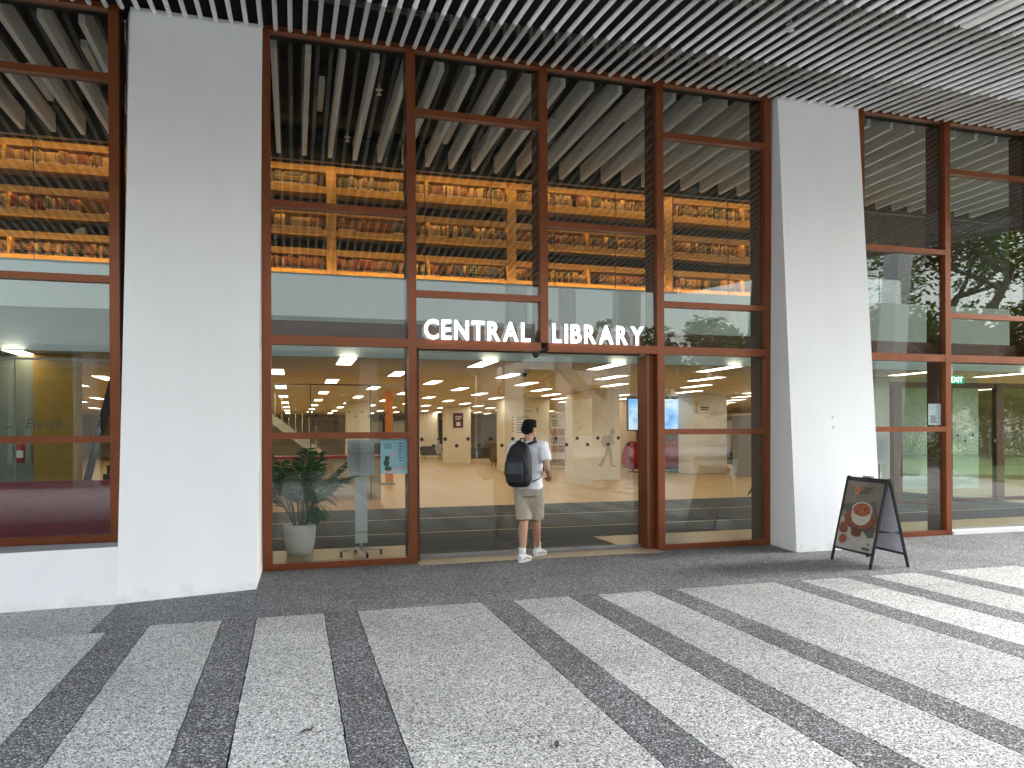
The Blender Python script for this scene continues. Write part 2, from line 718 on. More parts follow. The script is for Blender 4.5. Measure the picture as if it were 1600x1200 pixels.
def slab(name, x0, x1, y0, y1, mat, z=0.):
    """cast panel: the sides wander a few millimetres where the pebbles were washed out"""
    x0, x1, y0, y1 = x0 + J, x1 - J, y0 + J, y1 - J
    if y1 < -13 or x1 - x0 > 25:
        return box(name, x0, x1, y0, y1, -.05, z, mat, pv)
    cx, cy2 = (x0 + x1) / 2, (y0 + y1) / 2

    def side(ax, ay, bx, by):
        n = max(1, int(math.hypot(bx - ax, by - ay) / .07))
        return [(ax + (bx - ax) * k / n + (SR.uniform(-.0035, .0035) if k else 0), ay + (by - ay) * k / n + (SR.uniform(-.0035, .0035) if k else 0)) for k in range(n)]
    pts = side(x0, y0, x1, y0) + side(x1, y0, x1, y1) + side(x1, y1, x0, y1) + side(x0, y1, x0, y0)
    bm = bmesh.new()
    hexa(bm, [(x - cx, y - cy2, -.05) for x, y in pts], [(x - cx, y - cy2, z) for x, y in pts])
    return put(name, new_mesh(name, bm, mat), pv, (cx, cy2, 0))


YB = -2.32
darks = [(-1.43, -1.145), (-.584, -.31), (.247, .528), (1.66, 1.957), (2.52, 2.80), (3.37, 3.65), (4.79, 5.09), (5.66, 5.97), (6.60, 6.90),
         (8.03, 8.31), (8.87, 9.15), (9.71, 9.99), (11.12, 11.40), (11.96, 12.24), (12.80, 13.08), (14.21, 14.49), (15.05, 15.33), (15.89, 16.17)]
YE = -26.0
# dark border along the building
slab('border_slab', -1.56, 22, YB, -.04, APRON)
slab('dark_slab', -1.56, -1.43, YB - .12, YB, DARKPAVE)
for i, (a, b) in enumerate(darks):
    cuts = [YB, -3.55 - .13 * (i % 3), -7.2, -12.5, YE]
    for y1, y0 in zip(cuts, cuts[1:]):
        slab('dark_slab', a, b, y0, y1, DARKPAVE)
for (a, b), (c, d) in zip(darks, darks[1:]):
    wide = c - b > .8
    cuts = [YB, -5.4, -9.2, -14, YE] if wide else [YB, -2.90, -6.6, -10.5, -16, YE]
    for k, (y1, y0) in enumerate(zip(cuts, cuts[1:])):
        slab('pale_slab', b, c, y0, y1, LIGHTPAVE)
# left of the stripes: one pale field
for k, (y1, y0) in enumerate(((-1.2, -2.45), (-2.45, -6.0), (-6.0, -11), (-11, YE))):
    slab('pale_slab', -9, -1.56 if k == 0 else -1.43, y0, y1, LIGHTPAVE)
slab('pale_slab', 16.17, 60, YE, YB, LIGHTPAVE)
slab('pale_slab', -40, 60, -60, YE, LIGHTPAVE)
slab('pale_slab', -40, -9, YE, -1.2, LIGHTPAVE)

# lawn bank on the right, seen mirrored in the glass
bm = bmesh.new()
vs_ = [(19.5, -7.0, 0), (23.5, -12.5, 0), (44, -36, 0), (90, -90, 0), (140, -60, 1.2), (120, 10, 1.2), (24, 2, .3)]
bm.faces.new([bm.verts.new((x, y, .012 + z * .6)) for x, y, z in vs_])
bmesh.ops.triangulate(bm, faces=bm.faces)
lw = put('lawn', new_mesh('lawn', bm, GRASS))
props(lw, 'green lawn beyond the plaza, mirrored in the right-hand glass', 'lawn', kind='structure')

# ================================================================== LIBRARY BUILDING
LB = thing('library_building', (3, 0, 0), 'glazed library front with brown frames, lobby, gallery and bookcases behind', 'building')

HEAD = 6.19
TR0, TR1 = 2.60, 2.705
FY0, FY1 = -.032, .33      # mullion depth
mull = [-5.2, -3.53, -1.86, -.29, 1.38, 3.06, 4.685, 6.335, 7.9, 9.45, 11.1, 12.75, 14.4]
MW = .05


def mullion(x, z0, z1):
    bm = bmesh.new()
    addbox(bm, -MW, MW, FY0, .06, z0, z1, 0)
    addbox(bm, -MW + .004, MW - .004, .06, FY1, z0, z1, 1)
    o = put('mullion', new_mesh('mullion', bm, [FRAME, FRAME_IN]), LB, (x, 0, 0))
    return o


for x in mull:
    lo = .41 if x < -1 else 0.
    if abs(x - 3.06) < .01 or abs(x - 11.1) < .01:
        lo = TR1
    mullion(x, lo, HEAD + .05)


def bar(x0, x1, z0, z1, name='glazing_bar', inner=.1):
    bm = bmesh.new()
    L = (x1 - x0)
    addbox(bm, -L / 2, L / 2, FY0 + .003, .06, -(z1 - z0) / 2, (z1 - z0) / 2, 0)
    addbox(bm, -L / 2, L / 2, .06, inner, -(z1 - z0) / 2 + .004, (z1 - z0) / 2 - .004, 1)
    return put(name, new_mesh(name, bm, [FRAME, FRAME_IN]), LB, ((x0 + x1) / 2, 0, (z0 + z1) / 2))


def pane(x0, x1, z0, z1, y=.022):
    return box('glass_pane', x0 - .01, x1 + .01, y, y + .012, z0 - .01, z1 + .01, GLASS, LB)


BB = .0375
bays = {0: (-3.53, -1.86, [5.45, 3.255, 1.52], .41), 1: (-.29, 1.38, [4.22, 'T', 1.545], 0.),
        2: (1.38, 3.06, [5.46, 3.26, 'D'], 0.), 3: (3.06, 4.685, [4.22, 'D'], 0.), 4: (4.685, 6.335, [5.52, 3.27, 'T', 1.57], 0.),
        5: (7.9, 9.45, [4.24, 'T', 1.59], 0.), 6: (9.45, 11.1, [5.47, 3.3, 'D'], 0.), 7: (11.1, 12.75, [4.24, 'D'], 0.),
        8: (12.75, 14.4, [5.47, 3.3, 'T', 1.57], 0.), -1: (-5.2, -3.53, [4.22, 1.52], .41)}
for k, (a, b, bars_, base) in bays.items():
    x0, x1 = a + MW, b - MW
    top = HEAD
    # head
    bar(x0, x1, HEAD, HEAD + .06, 'head_bar', .10)
    for z in bars_:
        if z in ('T', 'D'):
            bar(x0, x1, TR0, TR1, 'transom', .12)
            pane(x0, x1, TR1, top)
            top = TR0
            # deep brown door-header box behind the transom
            box('header_box', x0, x1, .125, .26, TR0 + .055, 2.90, FRAME_IN, LB)
            if z == 'D':
                top = None
        else:
            bar(x0, x1, z - BB, z + BB)
            pane(x0, x1, z + BB, top)
            top = z - BB
    if top is not None:
        bar(x0, x1, base, base + .075, 'base_rail')
        pane(x0, x1, base + .075, top)
# solid wall above the head, behind the canopy
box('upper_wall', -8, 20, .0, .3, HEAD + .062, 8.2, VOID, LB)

# door posts beside the sliding entrance and the threshold
box('door_post', 4.53, 4.58, .08, .36, 0, TR0 - .002, FRAME, LB)
box('door_post', 4.584, 4.634, .07, .36, 0, TR0 - .002, FRAME, LB)
box('door_post', 1.431, 1.475, .08, .36, 0, TR0 - .002, FRAME_IN, LB)
box('threshold', 1.431, 4.634, -.19, .33, -.03, .006, TAN, LB)
box('threshold', 9.501, 12.70, -.06, .33, -.03, .05, WHITE, LB)

# ---- interior shell
IF = box('interior_floor', -14, 30, .34, 60, -.05, 0, FLOOR, LB)


def sub(name, x0, x1, y0, y1, z0, z1, mat):
    return box(name, x0, x1, y0, y1, z0, z1, mat, IF)


box('interior_floor', -14, 1.43, -.03, .338, -.05, -.004, TAN, LB)
box('interior_floor', 4.64, 30, -.03, .338, -.05, -.004, TAN, LB)
# carpet bands with pale seams
for y0, y1 in ((1.50, 2.66), (2.78, 4.62), (4.76, 6.70)):
    x = -9.0
    while x < 14:
        sub('carpet_tile', x + .002, x + 1.198, y0, y1, .0, .006, CARPET)
        x += 1.2
sub('entrance_mat', 1.5, 4.3, .36, 1.46, .0, .008, MATC)
box('lobby_ceiling', -14, 30, 5.16, 60, 2.97, 3.05, CEIL, LB)
box('gallery_slab', -14, 18, 5.0, 5.155, 2.965, 4.47, FASCIA, LB)
box('gallery_floor', -14, 18, 5.16, 9, 3.9, 4.3, WHITE, LB)
box('upper_back_wall', -14, 18, 5.85, 6.0, 4.3, 7.6, M('olive_wall', (.055, .05, .03), rough=.8), LB)
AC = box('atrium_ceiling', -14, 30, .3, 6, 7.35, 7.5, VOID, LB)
box('far_wall', -14, 30, 52, 52.2, 0, 3.05, CREAM, LB)
box('side_wall', -14.2, -14, .3, 60, 0, 7.6, CREAM, LB)
box('side_wall', 30, 30.2, .3, 60, 0, 7.6, CREAM, LB)
box('side_wall', 17.8, 18, .4, 5.0, 2.965, 7.34, WHITE, LB)
# acoustic baffles hung in the atrium
bme = bmesh.new()
addbox(bme, -.035, .035, -1.85, 1.85, -.15, .15)
bme = new_mesh('baffle', bme, BAFF)
x = -6.28
while x < 15:
    put('baffle', bme, AC, (x, 2.75, 6.59))
    x += .4325
# columns of the lobby (each one a part of the building)
for (x0, x1, y0, y1) in ((9.36, 10.35, 13.85, 16.3), (8.1, 10.0, 20, 21.2), (7.55, 8.8, 29, 30.2), (7.8, 9.1, 40, 41.2), (14.3, 15.7, 16, 17.2),
                         (2.2, 3.2, 24, 25.1), (-6.6, -5.6, 9.5, 10.5), (2.9, 3.9, 34, 35)):
    box('column', x0, x1, y0, y1, 0.002, 2.968, CREAM, LB, .015)
# ceiling trim: supply slots and dome cameras are separate below

# ================================================================== SLIDING DOORS
def sliding_door(x0, x1, y, label, z1):
    t = thing('sliding_door', ((x0 + x1) / 2, y, 0), label, 'door')
    n = 2
    wv = (x1 - x0) / n
    for i in range(n):
        a, b = x0 + i * wv, x0 + (i + 1) * wv
        lf = box('door_leaf', a + .003, b - .003, y, y + .012, .02, z1, GLASS, t)
        bm = bmesh.new()
        addbox(bm, a + .003, b - .003, y - .012, y + .024, .008, .05)
        put('bottom_rail', new_mesh('rail', bm, GALV), lf, (0, 0, 0))
    # manifestation dots in two staggered rows
    bm = bmesh.new()
    bmesh.ops.create_cone(bm, cap_ends=True, segments=16, radius1=.024, radius2=.024, depth=.002)
    bmesh.ops.rotate(bm, verts=bm.verts, matrix=Matrix.Rotation(rad(90), 3, 'X'))
    dm = new_mesh('dot', bm, DOT)
    x, k = x0 + .06, 0
    while x < x1 - .05:
        put('dot', dm, t, (x, y - .003, 1.49 if k % 2 == 0 else 1.405))
        x += .148
        k += 1
    box('track', x0, x1, y - .03, y + .05, TR0 + .004, TR0 + .05, FRAME_IN, t)
    return t


sliding_door(1.478, 4.527, .28, 'clear glass sliding entrance door with dark dots, under the lit sign', TR0)
sliding_door(9.502, 12.698, .20, 'glass door at the right edge behind the pavement board', TR0)

# ================================================================== LIT SIGN
SG = thing('library_sign', (2.97, -.06, 2.7), 'glowing white CENTRAL LIBRARY letters on the brown transom', 'sign')


def word(txt, x0, x1, z0, hgt):
    """place letter by letter so that the word fills x0..x1"""
    ms = [textmesh(c, 1.0, LETTER, extrude=.04, bold=.022) for c in txt]
    ext = []
    for me in ms:
        xs = [v.co.x for v in me.vertices]
        zs = [v.co.z for v in me.vertices]
        ext.append((min(xs), max(xs), min(zs), max(zs)))
    cap = max(e[3] for e in ext)
    s = hgt / cap
    LW = .80
    tot = sum((e[1] - e[0]) * s * LW for e in ext)
    gap = (x1 - x0 - tot) / (len(txt) - 1)
    x = x0
    for c, me, e in zip(txt, ms, ext):
        me.transform(Matrix.Diagonal((s * LW, s * .55, s, 1)) @ Matrix.Translation((-e[0], 0, 0)))
        put('letter', me, SG, (x, -.06, z0))
        x += (e[1] - e[0]) * s * LW + gap


word('CENTRAL', 1.52, 2.86, 2.712, .235)
word('LIBRARY', 3.155, 4.42, 2.712, .235)

# ================================================================== WHITE PILLARS
def bilinear(bm, bot, top, nu=8, nv=14):
    """closed prism whose warped sides are finely divided"""
    n = len(bot)
    rings = []
    for j in range(nv + 1):
        v = j / nv
        rg = []
        for i in range(n):
            a = Vector(bot[i]).lerp(Vector(top[i]), v)
            b = Vector(bot[(i + 1) % n]).lerp(Vector(top[(i + 1) % n]), v)
            for k in range(nu):
                rg.append(bm.verts.new(a.lerp(b, k / nu)))
        rings.append(rg)
    m_ = n * nu
    for a, b in zip(rings, rings[1:]):
        for k in range(m_):
            bm.faces.new((a[k], a[(k + 1) % m_], b[(k + 1) % m_], b[k])).smooth = True
    bm.faces.new(rings[0][::-1])
    bm.faces.new(rings[-1])
    bm.normal_update()
    for e in bm.edges:
        if len(e.link_faces) == 2 and e.calc_face_angle(0) > .5:
            e.smooth = False


bm = bmesh.new()
# right pillar: battered, foot out on the paving
bilinear(bm, [(6.24, -.74, 0), (7.58, -.74, 0), (7.84, .3, 0), (6.392, .3, 0)],
         [(6.45, -.10, 6.205), (7.785, -.10, 6.205), (7.84, .3, 6.205), (6.392, .3, 6.205)])
pr = put('white_pillar', new_mesh('pillar', bm, PAINT), None, (0, 0, 0))
props(pr, 'white battered pillar behind the pavement board', 'pillar')
for z in (1.62, 1.75):
    bm = bmesh.new()
    lathe(bm, [(.018, 0), (.018, .004), (.012, .006)], 14)
    bmesh.ops.rotate(bm, verts=bm.verts, matrix=Matrix.Rotation(rad(90), 3, 'X'))
    put('plug', new_mesh('plug', bm, M('plug_grey', (.62, .62, .61), rough=.6)), pr, (6.95, -.74 + .64 * z / 6.2 - .001, z))
# left pillar with the low wall under the window
LP = thing('white_pillar', (-1, -1, 0), 'broad white pillar at left joined to a low wall under the window', 'pillar')
bm = bmesh.new()
bilinear(bm, [(-1.58, -1.38, 0), (-.37, -1.06, 0), (-.345, .3, 0), (-1.80, .3, 0)],
         [(-1.67, -.10, 6.205), (-.315, -.10, 6.205), (-.345, .3, 6.205), (-1.80, .3, 6.205)])
put('shaft', new_mesh('pillar', bm, PAINT), LP)
bm = bmesh.new()
hexa(bm, [(-9, -1.95, 0), (-1.577, -1.3785, 0), (-1.79, .02, 0), (-9, .02, 0)],
     [(-9, -1.83, .46), (-1.584, -1.2725, .515), (-1.79, -.005, .40), (-9, -.005, .40)])
bm.faces.ensure_lookup_table()
bm.faces[1].material_index = 1
put('low_wall', new_mesh('low_wall', bm, [PAINT, M('ledge_grey', (.33, .33, .32), rough=.85, var=.15)]), LP)

# ================================================================== CANOPY
CN = thing('canopy', (3, -4, 5.9), 'sloping canopy of white rounded slats over the forecourt', 'canopy')
SL = .110           # fall per metre away from the building


def edge_y(x):
    if x < 9.6:
        return -8.5
    return max(-8.5, -8.43 + 1.087 * (x - 9.6))


def zc(y):
    return 6.19 + SL * (y + .12)


# slat section: round white tube, 52 mm across
sec = [(.026 * math.cos(2 * math.pi * k / 12), .026 + .026 * math.sin(2 * math.pi * k / 12)) for k in range(12)][::-1]
slats = {}


def slatmesh(L):
    L = round(L, 2)
    if L in slats:
        return slats[L]
    bm = bmesh.new()
    rings = []
    n = len(sec)
    ys = [0, .012]
    sc_ = [.86, 1.0]
    y = 1.05
    while y < L - .3:
        ys += [y - .006, y - .004, y + .004, y + .006]
        sc_ += [1, 1.14, 1.14, 1]
        y += 1.55
    ys += [L - .012, L]
    sc_ += [1, .86]
    for yy, s in zip(ys, sc_):
        rings.append([bm.verts.new((px * s, -yy, -SL * yy + .026 + (pz - .026) * s)) for px, pz in sec])
    for a, b in zip(rings, rings[1:]):
        for k in range(n):
            f = bm.faces.new((a[k], b[k], b[(k + 1) % n], a[(k + 1) % n]))
            f.smooth = True
    bm.faces.new(rings[0])
    bm.faces.new(rings[-1][::-1])
    slats[L] = new_mesh('slat', bm, SLATW)
    return slats[L]


SPC = .158
i = 0
x = -5.86
slx = []
while x < 16.5:
    L = -edge_y(x) - .12
    if L > .5:
        me = slatmesh(L)
        if i % 7 == 3:
            pass
        put('slat', me, CN, (x, -.12 - .02 * math.sin(i * 1.7), 6.145 + .004 * math.sin(i * 2.3)))
        slx.append((x, L))
    x += SPC
    i += 1
# carrier rails across the slats with a clip at each crossing
clips = bmesh.new()
for yr in (-.75, -2.25, -2.55, -3.9, -5.4, -6.9, -8.2):
    xs = [x for x, L in slx if L + .12 > -yr]
    if not xs:
        continue
    z = 6.15 + SL * (yr + .12) + .13
    box('carrier_rail', min(xs) - .1, max(xs) + .1, yr - .02, yr + .02, z, z + .05, STEELD, CN)
    for x in xs:
        addbox(clips, x - .016, x + .016, yr - .024, yr - .019, z - .09, z + .055)
        addbox(clips, x - .016, x - .012, yr - .019, yr + .03, z - .09, z + .02)
        addbox(clips, x + .012, x + .016, yr - .019, yr + .03, z - .09, z + .02)
o = put('slat_clips', new_mesh('clips', clips, GALV), CN)
o['kind'] = 'stuff'
# dark soffit deck above
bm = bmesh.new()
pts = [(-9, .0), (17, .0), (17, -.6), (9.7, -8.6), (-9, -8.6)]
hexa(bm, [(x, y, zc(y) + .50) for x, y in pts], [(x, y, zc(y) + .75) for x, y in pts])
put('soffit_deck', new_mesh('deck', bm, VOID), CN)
# edge fascia
bm = bmesh.new()
for (x0, y0), (x1, y1) in (((-9, -8.62), (9.66, -8.62)), ((9.7, -8.6), (17, -.65))):
    d = Vector((x1 - x0, y1 - y0, 0)).normalized()
    nrm = Vector((d.y, -d.x, 0)) * .06
    hexa(bm, [(x0, y0, zc(y0) - .06), (x1, y1, zc(y1) - .06), (x1 + nrm.x, y1 + nrm.y, zc(y1) - .06), (x0 + nrm.x, y0 + nrm.y, zc(y0) - .06)],
         [(x0, y0, zc(y0) + .12), (x1, y1, zc(y1) + .12), (x1 + nrm.x, y1 + nrm.y, zc(y1) + .12), (x0 + nrm.x, y0 + nrm.y, zc(y0) + .12)])
put('edge_fascia', new_mesh('fascia', bm, WHITE), CN)
# dark closer added between fascia and deck to keep sky light off the slats
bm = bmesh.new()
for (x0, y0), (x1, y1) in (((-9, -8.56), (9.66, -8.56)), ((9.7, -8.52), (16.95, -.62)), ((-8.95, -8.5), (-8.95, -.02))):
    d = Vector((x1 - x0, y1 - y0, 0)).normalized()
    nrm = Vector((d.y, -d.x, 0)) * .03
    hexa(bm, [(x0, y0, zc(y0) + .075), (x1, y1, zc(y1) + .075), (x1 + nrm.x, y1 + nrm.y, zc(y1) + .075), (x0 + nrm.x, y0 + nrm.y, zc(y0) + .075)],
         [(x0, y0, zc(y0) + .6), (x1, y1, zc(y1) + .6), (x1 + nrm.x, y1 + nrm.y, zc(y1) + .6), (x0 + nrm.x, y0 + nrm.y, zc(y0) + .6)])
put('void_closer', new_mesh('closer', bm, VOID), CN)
# ducts in the void
bm = bmesh.new()
tube(bm, [(1.9, -.3, 6.42), (3.4, -5, 5.9)], .055, 8)
tube(bm, [(5.2, -.3, 6.45), (5.2, -7, 5.75)], .04, 8)
put('service_pipe', new_mesh('pipe', bm, STEELD), CN)
# lamp between the slats and a sprinkler
t = thing('canopy_light', (6.88, -3.0, 5.85), 'long white strip lamp set between the canopy slats', 'light')
ct = bmesh.new()
hexa(ct, [(6.82, -4.3, zc(-4.3) - .055), (6.94, -4.3, zc(-4.3) - .055), (6.94, -2.72, zc(-2.72) - .055), (6.82, -2.72, zc(-2.72) - .055)],
     [(6.82, -4.3, zc(-4.3) + .02), (6.94, -4.3, zc(-4.3) + .02), (6.94, -2.72, zc(-2.72) + .02), (6.82, -2.72, zc(-2.72) + .02)])
put('lamp_body', new_mesh('lamp', ct, WHITE), t)
ct = bmesh.new()
hexa(ct, [(6.83, -4.28, zc(-4.28) - .058), (6.93, -4.28, zc(-4.28) - .058), (6.93, -2.74, zc(-2.74) - .058), (6.83, -2.74, zc(-2.74) - .058)],
     [(6.83, -4.28, zc(-4.28) - .056), (6.93, -4.28, zc(-4.28) - .056), (6.93, -2.74, zc(-2.74) - .056), (6.83, -2.74, zc(-2.74) - .056)])
put('diffuser', new_mesh('lamp', ct, M('lamp_acrylic', (.9, .9, .88), rough=.4)), t)


def sprinkler(x, y, z, label, s=1.):
    bm = bmesh.new()
    tube(bm, [(0, 0, .16 * s), (0, 0, .02 * s)], .012 * s, 8)
    lathe(bm, [(.035 * s, .0), (.036 * s, .006 * s), (.012 * s, .02 * s)], 12)
    lathe(bm, [(.05 * s, .07 * s), (.05 * s, .075 * s), (.02 * s, .085 * s)], 12)
    o = put('sprinkler', new_mesh('sprinkler', bm, M('sprinkler_white', (.6, .6, .58), rough=.4)), None, (x, y, z))
    return props(o, label, 'sprinkler')


sprinkler(5.21, -2.07, zc(-2.1) - .06, 'small sprinkler head hanging between the canopy slats')

# ================================================================== BOOKCASES ON THE GALLERY
Y0B, Y1B = 5.42, 5.80
POSTS = [-9.95, -6.45, -2.92, .70, 4.22, 7.70, 11.2]
BOARDS = [(6.49, 6.57), (6.06, 6.19), (5.70, 5.78), (5.28, 5.39), (4.94, 5.02), (4.54, 4.63)]
ROWS = [(6.19, 6.49), (5.39, 5.70), (4.63, 4.94)]
spots_lbl = ['far left beyond the window', 'seen through the left-hand window', 'seen above the plant and menu stand', 'seen above the lit sign',
             'seen above the right-hand end of the sign', 'seen beside the right-hand pillar']
cases = []
for i, (a, b) in enumerate(zip(POSTS, POSTS[1:])):
    t = thing('bookcase', ((a + b) / 2, 5.6, 4.5), 'glowing wooden bookcase on the gallery, ' + spots_lbl[i], 'bookcase', 'gallery bookcases')
    cases.append(t)
    for z0, z1 in BOARDS:
        box('shelf_board', a + .091, b - .091, Y0B, Y1B, z0, z1, SHELF, t)
    box('post', b - .088, b + .088, Y0B - .012, Y1B, 4.535, 6.575, SHELF, t)
    box('back_panel', a + .091, b - .091, Y1B + .002, Y1B + .02, 4.54, 6.57, M('case_back', (.07, .05, .022), rough=.7), t)
    for z0, z1 in ROWS:
        mid = (a + b) / 2 + .1 * math.sin(i * 3 + z0)
        box('divider', mid - .02, mid + .02, Y0B + .004, Y1B, z0 + .001, z1 - .001, SHELF, t)
        # warm strip lamp under the upper board, throwing light on the spines
        box('lamp_pelmet', a + .092, b - .092, Y0B - .002, Y0B + .010, z1 - .034, z1 + .002, SHELF, t)
        box('strip_lamp', a + .12, mid - .03, Y0B + .011, Y0B + .024, z1 - .012, z1 - .001, LED, t)
        box('strip_lamp', mid + .03, b - .12, Y0B + .011, Y0B + .024, z1 - .012, z1 - .001, LED, t)
    # fill strip added unseen behind the gallery edge, washing the case from below
    box('cove_fill', a + .1, b - .1, 5.17, 5.21, 4.305, 4.33, LEDC, t)
# books
cols = [(.12, .045, .022), (.17, .095, .04), (.07, .028, .018), (.04, .045, .022), (.26, .16, .07), (.04, .033, .027), (.12, .025, .018), (.055, .05, .045), (.18, .07, .028), (.33, .24, .13)]
bmats = [M('cloth_%d' % i, c, rough=.6, var=.25, scale=30) for i, c in enumerate(cols)]
LABELW = M('call_label', (.55, .47, .34), rough=.7)
GOLD = M('gilt', (.50, .34, .10), rough=.4, metal=.5)
bookmesh = []
for k in range(40):
    r = random.Random(k)
    wd = r.choice((.026, .03, .034, .038, .044))
    ht = r.uniform(.19, .265)
    dp = r.uniform(.15, .2)
    bm = bmesh.new()
    addbox(bm, -wd / 2, wd / 2, 0, dp, 0, ht, 0)
    if r.random() < .6:
        addbox(bm, -wd / 2 + .003, wd / 2 - .003, -.0015, 0, .015, .05, 1)
    for q in range(r.choice((0, 2, 3))):
        z = ht * (.45 + .17 * q)
        addbox(bm, -wd / 2 + .001, wd / 2 - .001, -.001, 0, z, z + .008, 2)
    bookmesh.append((wd, ht, new_mesh('book', bm, [bmats[k % 10], LABELW, GOLD])))
BH = {me.name: ht for wd, ht, me in bookmesh}
hues = ['russet', 'tan', 'dark brown', 'dark green', 'buff', 'black', 'red', 'charcoal', 'orange', 'cream']
rowname = ['top', 'middle', 'bottom']
books = []
br = random.Random(3)
for i, (a, b) in enumerate(zip(POSTS, POSTS[1:])):
    if i == 0:
        continue
    for j, (z0, z1) in enumerate(ROWS):
        mid = (a + b) / 2 + .1 * math.sin(i * 3 + z0)
        for s, (u, v) in enumerate(((a + .1, mid - .022), (mid + .022, b - .1))):
            x = u
            pal = br.sample(range(40), 9)
            run = 0
            while x < v - .05:
                if run <= 0:
                    pick = br.choice(pal)
                    run = br.choice((1, 1, 2, 4, 7))
                if br.random() < .025:
                    x += br.uniform(.05, .2)
                    continue
                wd, ht, me = bookmesh[pick if br.random() < .8 else br.randrange(40)]
                run -= 1
                if x + wd > v:
                    break
                books.append((x + wd / 2, Y0B + .06 + br.uniform(0, .03), z0 + .001, me, i, j, s))
                x += wd + br.uniform(.0005, .004)
vis = [q for q in books if -3.9 < q[0] < 8.1]
single = [q for q in vis if (q[4] in (1, 2) and q[0] < 2.6)][:300]
ids = {id(q) for q in single}
for x, y, z, me, i, j, s in single:
    o = put('book', me, None, (x, y, z))
    side = 'left' if s == 0 else 'right'
    hue = hues[bmats.index(me.materials[0])]
    size = 'tall' if BH[me.name] > .235 else 'short'
    props(o, '%s %s bound book, %s shelf, %s half, %s' % (size, hue, rowname[j], side, ('behind the left window' if i == 1 else 'above the potted palm')), 'book', 'books on the gallery shelves')
bm = bmesh.new()
allm = []
for q in books:
    if id(q) in ids:
        continue
    x, y, z, me = q[:4]
    k = bmats.index(me.materials[0])
    off = Vector((x, y, z))
    vv = [bm.verts.new(v.co + off) for v in me.vertices]
    for p in me.polygons:
        bm.faces.new([vv[i] for i in p.vertices]).material_index = k if p.material_index == 0 else 9 + p.material_index
o = put('book_rows', new_mesh('book_rows', bm, bmats + [LABELW, GOLD]))
props(o, 'rows of old bound books filling the other gallery shelves', 'books', 'books on the gallery shelves', 'stuff')
# a fallen open volume in an empty compartment
bm = bmesh.new()
hexa(bm, [(-.09, 0, 0), (.09, 0, 0), (.09, .15, 0), (-.09, .15, 0)], [(-.02, 0, .10), (.10, 0, .13), (.10, .15, .13), (-.02, .15, .10)])
o = put('leaning_book', new_mesh('leaning', bm, LABELW), None, (-3.55, 5.5, 5.031))
props(o, 'pale volume leaning alone in an empty shelf behind the left-hand window', 'book')

# glass balustrade along the gallery edge
GB = thing('glass_balustrade', (3, 5.05, 4.47), 'tall glass balustrade along the gallery edge before the bookcases', 'balustrade')
x = -8.0
while x < 16:
    box('glass_panel', x + .004, x + 1.296, 5.05, 5.062, 4.472, 6.50, GLASS_IN, GB)
    box('joint_clip', x - .004, x + .004, 5.045, 5.067, 4.472, 6.50, STEELD, GB)
    x += 1.3
box('rail_fill', -8, 16, 5.074, 5.090, 6.514, 6.524, emit('rail_fill_glow', (1.0, .55, .18), 8.0), GB)  # hidden strip added behind the rail to even the light on the shelves
box('fill_lid', -8, 16, 5.04, 5.105, 6.5265, 6.530, STEELD, GB)  # lid added to keep the strip's light off the atrium ceiling
box('top_rail', -8, 16, 5.04, 5.07, 6.502, 6.525, M('brass_rail', (.42, .33, .22), rough=.35, metal=.7), GB)

# ---- fittings in the atrium ceiling
for k, (x, y) in enumerate(((.42, 2.6), (2.57, 3.4), (3.45, 2.2), (-2.6, 2.4), (-3.5, 3.3), (5.18, 1.7), (5.6, 3.2))):
    t = thing('linear_downlight', (x, y, 6.6), ['', ''][0] + 'slim white box lamp between the indoor baffles, ' + ['above the plant', 'left of the second mullion', 'in the bay above CENTRAL', 'far up behind the left window',
              'lower behind the left window', 'above the last letters', 'in the bay left of the right pillar'][k], 'lamp', 'box lamps between the baffles')
    box('lamp_housing', x - .04, x + .04, y - .5, y + .5, 6.62, 6.72, BAFF, t)
    box('lamp_lens', x - .03, x + .03, y - .38, y + .48, 6.612, 6.6195, M('lamp_lens', (.8, .74, .62), rough=.5), t)
for k, (x, y) in enumerate(((1.22, 2.0), (.9, 3.9), (2.72, 3.1), (4.0, 2.3), (-3.3, 1.7), (-2.3, 2.6), (-2.75, 4.3))):
    sprinkler(x, y, 6.5, 'indoor sprinkler between baffles, ' + ['highest in the plant bay', 'just above the bookcase in the plant bay', 'below the top bar right of the plant bay', 'in the bay over the word LIBRARY', 'highest behind the left window', 'under the bar behind the left window', 'nearest the bookcase behind the left window'][k], 1.0)

